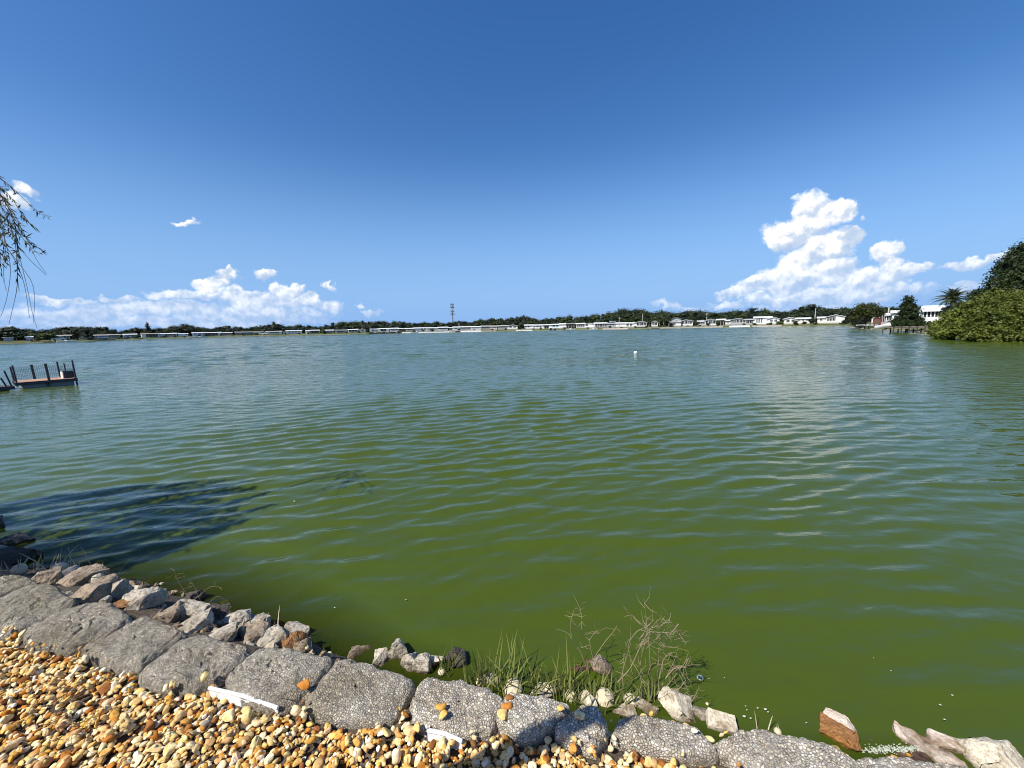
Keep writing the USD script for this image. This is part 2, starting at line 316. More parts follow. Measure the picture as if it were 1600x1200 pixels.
for k in range(len(rows) - 1):
    a = lake.buffer(rows[k][0]) if rows[k][0] else lake; b = lake.buffer(rows[k + 1][0]) if rows[k + 1][0] else lake
    band = b.difference(a).difference(nearbox)
    for g in getattr(band, 'geoms', [band]):
        if g.area < .01: continue
        v2, f2 = trimesh.creation.triangulate_polygon(g, engine='earcut')
        d = np.array([Point(*p).distance(a.exterior) for p in v2]); d2 = np.array([Point(*p).distance(b.exterior) for p in v2])
        w = d / np.maximum(d + d2, 1e-6)
        strip_v.append(np.column_stack([v2, rows[k][1] * (1 - w) + rows[k + 1][1] * w])); strip_f.append(f2 + nv); nv += len(v2)
disc = Point(0, 150).buffer(6000, 48).difference(lake.buffer(9.0)).difference(nearbox)
for g in getattr(disc, 'geoms', [disc]):
    v2, f2 = trimesh.creation.triangulate_polygon(g, engine='earcut')
    strip_v.append(np.column_stack([v2, np.full(len(v2), .85)])); strip_f.append(f2 + nv); nv += len(v2)
gm = trimesh.Trimesh(np.vstack(strip_v), np.vstack(strip_f), process=False)
flip = gm.face_normals[:, 2] < 0; gm.faces[flip] = gm.faces[flip][:, ::-1]
tag(obj('ground', gm, land_mat), 'green lawns and sandy edge round the lake', kind='structure')
soil = plain('bank_soil', (.085, .062, .042), .95, .5, 9.0, .03, 40)
xs = np.concatenate([np.linspace(-29, -9, 40), np.arange(-8.9, 4.11, .06)]); ys = np.concatenate([np.linspace(-30, -1, 25), np.arange(-.9, 9.01, .06)])
X, Y = np.meshgrid(xs, ys, indexing='ij'); Z = near_z(X, Y) + (meshkit.fbm(np.stack([X * 5, Y * 5, 0 * X], -1)) - .5) * np.where(near_z(X, Y) < .5, .10, .012)
i, j = np.meshgrid(np.arange(len(xs) - 1), np.arange(len(ys) - 1), indexing='ij'); W = len(ys)
q = np.stack([i * W + j, (i + 1) * W + j, (i + 1) * W + j + 1, i * W + j + 1], -1).reshape(-1, 4)
tag(obj('near_bank', (np.stack([X, Y, Z], -1).reshape(-1, 3), q), soil, smooth=True), 'dark soil bank sloping from the gravel into the water', kind='structure')
bed = trimesh.creation.box([12000, 12000, .5]); bed.apply_translation([0, 150, -2.6])
tag(obj('lake_bed', bed, plain('lake_mud', (.05, .045, .02), .9)), 'muddy bed under the lake', kind='structure')

# ------------------------------------------------------------------ water
def water():
    th = np.linspace(-math.radians(80), math.radians(78), 420)
    r = [0.35]
    while r[-1] < 900: r.append(r[-1] + (max(0.024, min(r[-1] * 0.0062, 0.34)) if r[-1] < 215 else (r[-1] - 214) * .12 + .35))
    r = np.array(r); T, Rr = np.meshgrid(th, r, indexing='ij')
    x, y = Rr * np.sin(T), Rr * np.cos(T) - 0.1
    rng = np.random.default_rng(5); z = np.zeros_like(x)
    gust = 0.65 + 0.7 * meshkit.fbm(np.stack([x * .11, y * .11, 0 * x], -1), 3, 4)
    calm = np.interp(np.hypot(x - .4, y - 1.0), [0.8, 3.0, 7.0], [0.30, 0.72, 1.0])
    cell = np.maximum(0.024, Rr * 0.0062); far_ = np.clip((Rr - 16) / 30, 0, 1) * (Rr < 216)
    for k in range(96):
        main = k < 62
        lam = 0.17 * (0.62 / 0.17) ** rng.random() if main else 0.12 * (1.6 / 0.12) ** rng.random()
        a = -PI / 2 + (0.22 + rng.normal() * 0.27 if main else rng.normal() * .8); ph = rng.random() * 2 * PI
        kx, ky = 2 * PI / lam * math.cos(a), 2 * PI / lam * math.sin(a)
        slope = 0.0190 if main else 0.0105 * min(1, .5 / lam)
        ok = np.clip((lam / cell - 3) / 3, 0, 1)
        wob = 0.8 * np.sin(x * .55 * (1 + .3 * math.sin(ph)) + ph * 3) + .7 * np.sin(y * .5 + ph)
        s = np.sin(kx * x + ky * y + ph + wob)
        z += ok * slope * lam / (2 * PI) * 1.3 * (2 * ((s + 1) / 2) ** 1.9 - .8)
    for k in range(30):                                # open water: longer waves
        lam = 1.15 * (2.6 / 1.15) ** rng.random(); a = -PI / 2 + .1 + rng.normal() * .42; ph = rng.random() * 2 * PI
        s = np.sin(2 * PI / lam * (math.cos(a) * x + math.sin(a) * y) + ph + .9 * np.sin(x * .13 + ph * 2) + .8 * np.sin(y * .11 + ph))
        z += far_ * .017 * lam / (2 * PI) * 1.25 * (2 * ((s + 1) / 2) ** 1.7 - .85)
    z *= gust * calm
    dep = -near_z(x, y)
    nearz = (Rr < 9) & (x < 4) & (x > -9)
    clear = np.where(nearz, np.clip(np.interp(dep, [-.2, 0.02, .22, .42], [.85, .75, .30, 0]), 0, 1), 0)
    n1, n2 = x.shape; i, j = np.meshgrid(np.arange(n1 - 1), np.arange(n2 - 1), indexing='ij')
    q = np.stack([i * n2 + j, (i + 1) * n2 + j, (i + 1) * n2 + j + 1, i * n2 + j + 1], -1).reshape(-1, 4)
    n = {'g': ('geometry', {}), 'mp': ('mapping', dict(scale=(1.0, 2.6, 1.0))), 'mp2': ('mapping', dict(rotation=(0, 0, .35), scale=(.5, 1.5, 1.0))),
         'na': ('noise_texture', dict(scale=1.5, detail=3.5, roughness=.5)), 'nb': ('noise_texture', dict(scale=.6, detail=2.0, roughness=.5)), 'nf': ('noise_texture', dict(scale=7.0, detail=2.0)),
         'ln': ('vector_math', dict(math_type='length')), 'fd': ('map_range', dict(from_min=6.0, from_max=30.0, to_min=0.0, to_max=0.5, clamp=True)), 'fe': ('map_range', dict(from_min=14.0, from_max=90.0, to_min=0.0, to_max=.5, clamp=True)), 'nbm': ('math', dict(math_type='multiply')),
         'h1': ('math', dict(math_type='multiply')), 'h2': ('math', dict(math_type='multiply_add', value2=1.0)), 'h3': ('math', dict(math_type='multiply_add', value2=0.016)),
         'b': ('bump', dict(strength=1.0, distance=0.22, filter_width=0.01)),
         'c': ('attribute', dict(attribute='tint')), 'cs': ('separate_color', {}),
         'lf': ('noise_texture', dict(scale=.05, detail=3.0)), 'lr': ('rgb_ramp', dict(ramp=[(.35, (.044, .066, .0058)), (.65, (.053, .075, .0068))])),
         'd': ('principled_bsdf', dict(ior=1.333)), 'ro': ('map_range', dict(from_min=10.0, from_max=120.0, to_min=0.05, to_max=0.10, clamp=True)), 'tr': ('transparent_bsdf', dict(color=(.42, .36, .05))), 'm': ('mix_closure', {})}
    l = [('g.position', 'mp.vector'), ('g.position', 'mp2.vector'), ('mp.vector', 'na.vector'), ('mp2.vector', 'nb.vector'), ('mp.vector', 'nf.vector'), ('g.position', 'ln.vector1'), ('ln.value', 'fd.value'),
         ('na.fac', 'h1.value1'), ('fd.result', 'h1.value2'), ('nb.fac', 'nbm.value1'), ('fe.result', 'nbm.value2'), ('ln.value', 'fe.value'), ('nbm.value', 'h2.value1'), ('h1.value', 'h2.value3'), ('nf.fac', 'h3.value1'), ('h2.value', 'h3.value3'), ('h3.value', 'b.height'),
         ('b.normal', 'd.normal'), ('g.position', 'lf.vector'), ('lf.fac', 'lr.fac'), ('lr.color', 'd.base_color'),
         ('ln.value', 'ro.value'), ('ro.result', 'd.roughness'), ('c.color', 'cs.color'), ('cs.r', 'm.fac'), ('d.BSDF', 'm.closure1'), ('tr.BSDF', 'm.closure2')]
    mat = MAT('lake_water', n, l, 'm.closure')
    v = np.stack([x, y, z], -1).reshape(-1, 3)
    tag(obj('water', (v, q), mat, smooth=True, tint=np.repeat(clear.reshape(-1, 1), 3, 1)), 'green rippled lake water', kind='structure')
water()

# ------------------------------------------------------------------ trees
def crown_mesh(blobs, n, size, rng, inner=0.72, clump=9, flat=0.75):
    """foliage: clumps of leaf faces spread over and inside lobes, dark between the clumps"""
    blobs = np.array(blobs, float); w = blobs[:, 3] ** 2; w /= w.sum()
    k = max(1, n // clump); idx = rng.choice(len(blobs), k, p=w)
    d = rng.normal(size=(k, 3)); d /= np.linalg.norm(d, axis=1, keepdims=True)
    d[:, 2] = np.where(d[:, 2] < -.45, -d[:, 2], d[:, 2])
    rr = blobs[idx, 3] * np.where(rng.random(k) < .14, 1.0 + .35 * rng.random(k), 0.62 + .45 * rng.random(k)); sc = np.array([1, 1, flat])
    c = blobs[idx, :3] + d * rr[:, None] * sc
    cr = size * (1.0 + 1.3 * rng.random(k))
    o = rng.normal(size=(k, clump, 3)) * [1, 1, .55] * cr[:, None, None] * .62
    p = (c[:, None] + o).reshape(-1, 3)
    nn = np.repeat(d, clump, 0) * .55 + rng.normal(size=p.shape) * .55 + [0, 0, .55]
    leaves = quads(p, nn, size * (.7 + .7 * rng.random(len(p))), 1.3, rng)
    cores = []
    if inner:
        for b in blobs:
            s = trimesh.creation.icosphere(1, 1.0); v = np.array(s.vertices) * (1 + .18 * rng.normal(size=(len(s.vertices), 1)))
            cores.append((v * b[3] * inner * sc + b[:3], np.array(s.faces)))
    return cat_([leaves] + cores)
def branching(base, h, rad, blobs, rng, lean=0.03):
    """a tapered trunk with limbs into the lobes of the crown"""
    t = np.linspace(0, 1, 7)[:, None]; top = np.array(base) + [rng.normal() * lean * h, rng.normal() * lean * h, h]
    pts = np.array(base) + t * (top - base) + np.sin(t * 5) * [lean * h * .4, 0, 0]
    parts = [tube(pts, rad * np.linspace(1.25, .55, 7), 8)]
    for b in blobs[:7]:
        q = pts[int(rng.integers(2, 6))]; mid = (q + b[:3]) / 2 + [0, 0, -.06 * h]
        parts.append(tube([q, mid, b[:3]], [rad * .5, rad * .35, rad * .12], 6))
    return cat_(parts)
def tree_proto(name, label, cat, kind, seed, mat, loc, rz, sc, group):
    rng = np.random.default_rng(seed); B = []
    if kind == 'round':
        for _ in range(9):
            a, r = rng.random() * 2 * PI, rng.random() ** .5 * .27; B.append((r * math.cos(a), r * math.sin(a), .36 + .36 * rng.random(), .15 + .10 * rng.random()))
        B.append((0, 0, .74, .26)); th, tr = .5, .028
    elif kind == 'wide':
        for _ in range(13):
            a, r = rng.random() * 2 * PI, rng.random() ** .5 * .42; B.append((r * math.cos(a), r * math.sin(a), .34 + .42 * rng.random() * (1 - r), .13 + .09 * rng.random()))
        B += [(.05, 0, .78, .22), (.2, .1, .72, .2), (-.2, -.1, .70, .2)]; th, tr = .45, .035
    elif kind == 'tall':
        for k in range(12):
            z = .22 + .70 * k / 11; a = rng.random() * 2 * PI; r = .13 * rng.random() * (1.2 - z); B.append((r * math.cos(a), r * math.sin(a), z, (.20 - .11 * z) * (.8 + .5 * rng.random())))
        th, tr = .8, .02
    elif kind == 'pine':
        for k in range(11):
            z = .45 + .5 * rng.random(); a = rng.random() * 2 * PI; r = .20 * rng.random(); B.append((r * math.cos(a), r * math.sin(a), z, .06 + .07 * rng.random()))
        B.append((0, 0, .93, .07)); B += [(.12 * rng.normal(), .12 * rng.normal(), .2, .16) for _ in range(3)]; th, tr = .9, .016
    elif kind == 'cone':
        for k in range(14):
            z = .10 + .84 * k / 13; B.append((.02 * rng.normal(), .02 * rng.normal(), z, max(.03, .165 * (1 - z) + .02))); 
        th, tr = .95, .014
    elif kind == 'shrub':
        for _ in range(8):
            a, r = rng.random() * 2 * PI, rng.random() ** .5 * .34; B.append((r * math.cos(a), r * math.sin(a), .25 + .4 * rng.random(), .2 + .12 * rng.random()))
        th, tr = .4, .03
    p = thing(name, label, cat, loc, rz, sc, group)
    obj('trunk', branching((0, 0, -.02), th, tr, [np.array(b) for b in B], rng), M['bark'], p)
    obj('crown', crown_mesh(B, 1500 if kind != 'shrub' else 900, .045 if kind != 'shrub' else .07, rng), mat, p)
    return p

TOPS = [(-120, 515), (0, 512), (20, 510), (40, 513), (60, 517), (85, 512), (115, 509), (130, 508), (150, 511), (165, 509), (185, 517), (205, 512), (225, 511), (240, 514), (260, 511), (290, 505), (310, 508), (335, 512), (360, 508),
        (380, 511), (400, 510), (420, 507), (432, 503), (450, 509), (470, 506), (490, 508), (510, 506), (530, 503), (545, 502), (565, 500), (585, 501), (620, 501), (645, 505), (660, 503), (700, 502), (735, 501), (755, 498),
        (775, 496), (795, 497), (815, 492), (825, 494), (840, 498), (855, 497), (875, 494), (895, 492), (915, 494), (930, 490), (945, 489), (960, 484), (975, 482), (1000, 481), (1012, 486), (1040, 485), (1055, 487), (1070, 486),
        (1090, 484), (1110, 486), (1130, 488), (1150, 484), (1175, 481), (1195, 482), (1210, 486), (1230, 484), (1245, 481), (1260, 477), (1280, 476), (1292, 479), (1330, 481), (1365, 480), (1400, 479), (1420, 480), (1445, 479), (1470, 482)]
def top_at(px): return float(np.interp(px, [t[0] for t in TOPS], [t[1] for t in TOPS]))
MARKS = [(-999, 'at the left edge of the photo'), (40, 'behind the white shed'), (75, 'behind the beached white boat'), (120, 'by the black-green waterside tree'), (165, 'behind the tan homes'), (215, 'around the spire conifer'), (250, 'behind the blue-windowed white home'),
         (295, 'behind the blue-white landing'), (345, 'behind the olive-grey home'), (400, 'behind the white van'), (442, 'behind the pale blue left home'), (500, 'behind the grey-green waterside bush'), (545, 'behind the white arched home'), (580, 'behind the moored dark boats'),
         (630, 'behind the large plain white home'), (675, 'just left of the cell tower'), (708, 'just right of the cell tower'), (750, 'behind the olive home'), (790, 'behind the bright white gabled home'), (820, 'right of the lone green tree'), (860, 'behind the aqua home'),
         (895, 'behind the larger white boat'), (930, 'behind the porch with five dark bays'), (960, 'at the sandy bit of shore'), (990, 'behind the three-windowed gable'), (1020, 'behind the three palms'), (1055, 'behind the gabled sunroom home'), (1095, 'behind the pale blue home'),
         (1135, 'behind the grey five-bay porch home'), (1175, 'behind the white metal-roofed home'), (1222, 'behind the long cream home'), (1270, 'behind the bare pale pole'), (1300, 'right of the three-windowed cream home'), (1340, 'behind the round light tree'), (1385, 'behind the houses on the right bank'), (1440, 'beyond the date palm')]
def stretch(px, kind, back): return ('tall ' if back else 'low ') + {'round': 'round', 'wide': 'broad', 'tall': 'upright', 'pine': 'ragged pine-like'}[kind] + ' dark tree ' + [l for a, l in MARKS if px >= a][-1]
protos = {}
VAR = [('round', 1, 'oak'), ('wide', 2, 'oak'), ('tall', 3, 'oak'), ('round', 4, 'oak_mid'), ('wide', 5, 'oak_mid'), ('pine', 6, 'pine'), ('round', 7, 'oak'), ('tall', 8, 'oak_mid'), ('wide', 9, 'oak')]
def far_tree(px, top, D, var, wide=1.0, zb=.8, label=None, name=None, cat='tree', group=True, back=True):
    g = ony(px, hor(px), D); h = EYE[2] + (hor(px) - top) * D / FPX - zb
    lab = label or stretch(px, VAR[var][0], back); grp = lab.replace(' tree ', ' trees ').replace('small shrub', 'small shrubs') if group else None
    rz = R.random() * 6.28; sc = (h * wide, h * wide, h)
    if var not in protos:
        k, seed, mat = VAR[var] if isinstance(var, int) else var
        protos[var] = tree_proto(name or {'round': 'round_tree', 'wide': 'spreading_tree', 'tall': 'tall_tree', 'pine': 'pine_tree', 'cone': 'conifer', 'shrub': 'shrub'}[k], lab, cat, k, seed, M[mat], (g[0], g[1], zb), rz, sc, grp)
        return protos[var]
    return dup(protos[var], (g[0], g[1], zb), rz, sc, lab, cat, grp or ' ')
px = -24.0
while px < 1475:
    D = (depth(px) if px < 1336 else 150) + R.uniform(48, 80)
    h = (hor(px) - top_at(px)) * D / FPX + 1.3
    var = int(R.choice([0, 1, 2, 3, 4, 5, 6, 7, 8], p=[.2, .18, .02, .16, .14, .04, .14, .02, .10]))
    far_tree(px, top_at(px) + R.uniform(-1.6, 2.2), D, var, R.uniform(.85, 1.3) * float(np.clip(10.0 / h, .85, 1.7)))
    px += R.uniform(6.0, 10.5)
px = -20.0
while px < 1340:                                     # lower trees nearer, between and behind the homes
    D = depth(px) + R.uniform(24, 38); t = top_at(px); low = hor(px) - (hor(px) - t) * R.uniform(.42, .78)
    far_tree(px, low, D, int(R.choice([0, 1, 3, 4, 6, 8])), R.uniform(1.0, 1.6), back=False)
    px += R.uniform(9, 15)
rngw = np.random.default_rng(3); parts = []
for px in np.arange(-150, 1480, 3.0):                 # what closes the view between the trunks
    D = (depth(px) if px < 1336 else 150) + 95; g = ony(px, hor(px), D); h = (hor(px) - top_at(px)) * D / FPX * .62 + 1.3
    parts.append(crown_mesh([(g[0], g[1], .8 + h * .35, h * .5), (g[0] + rngw.normal(), g[1], .8 + h * .6, h * .35)], 60, .9, rngw, .85))
tag(obj('far_wood', cat_(parts), M['oak']), 'continuous dark wood far behind the shoreline trees', 'wood', kind='stuff')

# trees that stand out singly
def single(px, top, D, kind, seed, mat, wide, label, name, cat='tree', zb=.8): return far_tree(px, top, D, (kind, seed, mat), wide, zb, label, name, cat, False)
single(233, 502, 318, 'cone', 31, 'pine', .95, 'thin dark spire-shaped conifer rising above the left tree line', 'conifer')
single(18, 511, 190, 'wide', 32, 'oak', 1.25, 'broad dark oak at the left end of the far shore, under the willow twigs', 'oak_tree')
single(138, 512, 219, 'wide', 33, 'oak', 1.15, 'black-green tree reaching down to the water left of the tan homes', 'oak_tree', zb=.3)
single(77, 519, 192, 'shrub', 34, 'light_leaf', 1.6, 'light green bush on the lawn of the left far shore', 'shrub', 'bush')
single(215, 511, 300, 'wide', 35, 'oak', 1.2, 'broad dark oak between the two carport homes left of the spire', 'oak_tree')
single(505, 512.5, 313, 'shrub', 36, 'oak_mid', .85, 'grey-green bush at the water between two white-roofed homes', 'shrub', 'bush', .3)
single(574, 513, 297, 'shrub', 37, 'oak', .7, 'dark bush at the water right of the white arched home', 'shrub', 'bush', .3)
single(814, 503, 266, 'round', 38, 'oak_mid', .9, 'dark green tree standing alone between white homes right of the tower', 'round_tree')
single(1088, 499.5, 210, 'shrub', 39, 'oak_mid', .75, 'green bush right of the gabled sunroom home', 'shrub', 'bush')
single(1122, 499, 206, 'shrub', 40, 'oak_mid', .8, 'green bush in front of the pale blue home', 'shrub', 'bush')
single(1218, 500.5, 186, 'shrub', 41, 'light_leaf', 1.2, 'yellow-green bush at the right corner of the white metal-roofed home', 'shrub', 'bush', .3)
single(1203, 503, 186.0, 'shrub', 45, 'oak_mid', 1.2, 'low green hedge along the water below the white gabled home', 'shrub', 'hedge', .3)
single(1269, 495.5, 172, 'shrub', 42, 'oak', .85, 'dark round bush between the two cream homes', 'shrub', 'bush')
single(1316, 503, 158, 'shrub', 46, 'light_leaf', 1.9, 'low grassy bush below the cream home with three dark windows', 'shrub', 'bush', .4)
single(1178, 503, 190, 'shrub', 47, 'light_leaf', .8, 'small green bush beside the grey porch home', 'shrub', 'bush', .4)

VAR.append(('shrub', 91, 'oak')); VAR.append(('shrub', 92, 'oak_mid'))
px = 60.0
while px < 1330:                                     # low shrubs on the lawns in front of the homes
    D = depth(px) + R.uniform(2.5, 7); g = R.uniform(.9, 2.3); top = hor(px) + (EYE[2] - .5 - g) * FPX / D
    far_tree(px, top, D, int(R.choice([9, 10])), R.uniform(.9, 1.7), .45, 'small shrub on the waterside lawn ' + [l for a, l in MARKS if px >= a][-1].replace('behind', 'near').replace('beyond', 'near'), None, 'bush', True)
    px += R.uniform(10, 26)

def palm(name, label, px, crown_py, D, zb, frond, nf, seed, src=None, group=None, droop=.55, fat=.12):
    g = ony(px, hor(px), D); zc = EYE[2] + (hor(px) - crown_py) * D / FPX; h = zc - zb
    if src is not None: return dup(src[0], (g[0], g[1], zb), R.random() * 6, (frond / src[2], frond / src[2], h / src[1]), label, 'palm tree', group or ' ')
    rng = np.random.default_rng(seed); p = thing(name, label, 'palm tree', (g[0], g[1], zb), 0, (1, 1, 1), group)
    t = np.linspace(0, 1, 8); obj('trunk', tube(np.stack([.25 * np.sin(t * 2) * fat * 4, 0 * t, t * h], 1), fat * (1.25 - .35 * t), 8), M['palm_trunk'], p, smooth=40)
    base = np.array([.25 * math.sin(2) * fat * 4, 0, h])
    for k in range(nf):
        a = k * 2.399 + rng.normal() * .1; up = math.radians(82 - 105 * (k / nf) ** 1.0 + rng.normal() * 6); L = frond * (.85 + .3 * rng.random())
        s = np.linspace(0, 1, 9); el = up - droop * 1.9 * s ** 1.4; dr = np.concatenate([[0], np.cumsum(np.cos(el[:-1]) / 8)]) * L; dz = np.concatenate([[0], np.cumsum(np.sin(el[:-1]) / 8)]) * L
        rp = base + np.stack([dr * math.cos(a), dr * math.sin(a), dz], 1); side = np.array([-math.sin(a), math.cos(a), 0])
        vs, fs = [], []
        for q in np.linspace(.12, 1, 22):
            c = np.array([np.interp(q, s, rp[:, i]) for i in range(3)]); tan = (np.array([np.interp(min(q + .06, 1), s, rp[:, i]) for i in range(3)]) - np.array([np.interp(q - .06, s, rp[:, i]) for i in range(3)])); tan /= np.linalg.norm(tan)
            ll = L * .30 * (math.sin(min(1, q * 1.15 + .12) * PI) ** .6 * .9 + .12)
            for sg in (-1, 1):
                tip = c + (side * sg * .78 + tan * .55 + np.array([0, 0, -.22])) * ll; w = tan * L * .022; n0 = len(vs)
                vs += [c - w, c + w, tip]; fs.append([n0, n0 + 1, n0 + 2])
        obj('frond', cat_([(np.array(vs), np.array(fs)), tube(rp, np.linspace(.014, .004, 9) * L, 4)]), M['palm_leaf'], p)
    return p, h, frond
P0 = palm('palm_tree', 'feathery date palm beside the white stilted house at the right bank', 1482, 468.5, 60, .7, 2.4, 46, 51, fat=.17, droop=.75)
for px, cy, D, fr, lab in ((1014, 501, 214, 2.4, 'short palm left of the small white gabled home'), (1031, 499, 213, 2.6, 'left palm of the three palms before the two-level grey-roofed home'), (1037, 496, 216, 2.6, 'tallest middle palm before the two-level grey-roofed home'),
                           (1045, 500, 214, 2.5, 'right palm of the three palms beside the two-level grey-roofed home'), (568, 506, 300, 2.8, 'tall palm above the small white home far left of the tower'), (783, 502, 300, 2.6, 'palm in front of the wood right of the cell tower'),
                           (577, 507, 301, 2.6, 'second palm right of the small white home far left of the tower'), (838, 503, 300, 2.6, 'palm behind the white homes right of the lone green tree'), (762, 505, 300, 2.5, 'small palm behind the olive home'), (430, 508, 340, 3.0, 'ragged palm standing above the tree line of the left shore')):
    palm('palm_tree', lab, px, cy, D, .8, fr, 0, 0, P0)

# ------------------------------------------------------------------ homes along the far shore
def window(p, x0, x1, z0, z1, y, mat=None, label=None):
    w = obj('window', bx(x0, x1, y - .05, y + .02, z0, z1), mat or M['glass_dark'], p, label=label)
    t = .09; fr = cat_([bx(x0 - t, x1 + t, y - .07, y + .01, z1, z1 + t), bx(x0 - t, x1 + t, y - .09, y + .01, z0 - t, z0), bx(x0 - t, x0, y - .07, y + .01, z0, z1), bx(x1, x1 + t, y - .07, y + .01, z0, z1),
                        bx((x0 + x1) / 2 - .03, (x0 + x1) / 2 + .03, y - .075, y, z0, z1)])
    obj('frame', fr, M['trim'], w)
def home(x0, x1, top, wall, roof, kind, n, span, vz, label, back=9.0, base=None, turn=0.0, D=None, deep=9.0):
    pxc = (x0 + x1) / 2; D = D or depth(pxc) + back; g = ony(pxc, hor(pxc), D); az = math.atan2(g[0], g[1]); zb = .84
    w = (x1 - x0) * D / FPX * math.cos(az) * .97; H = EYE[2] + (hor(pxc) - top) * D / FPX - zb
    p = thing('lake_home', label, 'house', (g[0], g[1], zb), -az + turn + R.normal() * .03); W, RF = M[wall], M[roof]; hw = w / 2; ov = .35
    rise = min(.9, H * .22) if kind in ('gable', 'gableroom') else min(.7, H * .18); e = H - rise
    if kind in ('gable', 'gableroom'):
        obj('wall', prism([(-hw, .45), (hw, .45), (hw, e - .05), (0, H - .10), (-hw, e - .05)], 0, deep), W, p)
        for s in (-1, 1):
            obj('roof_slope', prism([(0, H - .09), (s * (hw + ov), e - .09 - ov * rise / hw), (s * (hw + ov), e + .04 - ov * rise / hw), (0, H + .05)], -.5, deep + .3), RF, p)
    elif kind == 'carport':
        cut = -hw + w * span[0]; c2 = -hw + w * span[1]
        solid = [(a, b) for a, b in ((-hw, cut), (c2, hw)) if b - a > .3]
        for a, b in solid: obj('wall', bx(a, b, 0, deep, .1, e), W, p)
        obj('carport_back_wall', bx(cut, c2, 5.0, deep, .1, e - .02), M['tan'], p)
        obj('carport_slab', bx(cut, c2, -.2, 4.99, 0, .12), M['seawall'], p)
        for k in range(3): 
            x = cut + (c2 - cut) * (k + .5) / 3
            obj('post', bx(x - .06, x + .06, .05, .17, .12, e - .02), M['trim'], p)
        obj('roof', prism([(-.6, e), (deep / 2, H), (deep + .4, e), (deep + .4, e + .14), (deep / 2, H + .14), (-.6, e + .14)][::1], -hw - ov, hw + ov, 'x') if False else cat_([prism([(-.6, e), (deep / 2, H - .06), (deep / 2, H + .06), (-.6, e + .13)], -hw - ov, hw + ov, 'x'), prism([(deep / 2, H - .06), (deep + .4, e), (deep + .4, e + .13), (deep / 2, H + .06)], -hw - ov, hw + ov, 'x')]), RF, p)
    else:
        obj('wall', prism([(0, .45), (deep, .45), (deep, e), (deep / 2, H - .08), (0, e)], -hw, hw, 'x'), W, p)
        obj('roof', cat_([prism([(-.5, e - .02), (deep / 2, H - .06), (deep / 2, H + .06), (-.5, e + .11)], -hw - ov, hw + ov, 'x'), prism([(deep / 2, H - .06), (deep + .4, e), (deep + .4, e + .12), (deep / 2, H + .06)], -hw - ov, hw + ov, 'x')]), RF, p)
        obj('fascia', bx(-hw - ov, hw + ov, -.54, -.505, e - .06, e + .10), M['trim'], p)
    if kind != 'carport': obj('skirting', bx(-hw + .05, hw - .05, .06, deep - .1, 0, .448), M['skirt'], p)
    if n:
        a, b = -hw + w * span[0], -hw + w * span[1]; pitch = (b - a) / n; fill = .86 if kind in ('gableroom', 'room') else .62
        for k in range(n):
            c = a + pitch * (k + .5)
            if kind == 'carport' and -hw + w * span[0] - .2 < c < -hw + w * span[1] + .2: continue
            z1 = .45 + (e - .45) * vz[1]; z0 = .45 + (e - .45) * vz[0]
            if kind == 'gableroom': z1 += rise * .55 * (1 - abs(c) / hw)
            window(p, c - pitch * fill / 2, c + pitch * fill / 2, z0, z1, 0, M['screen'] if kind in ('gableroom', 'room') else M['glass_dark'])
    return p
B = (.45, .9); BW = (.22, .92)
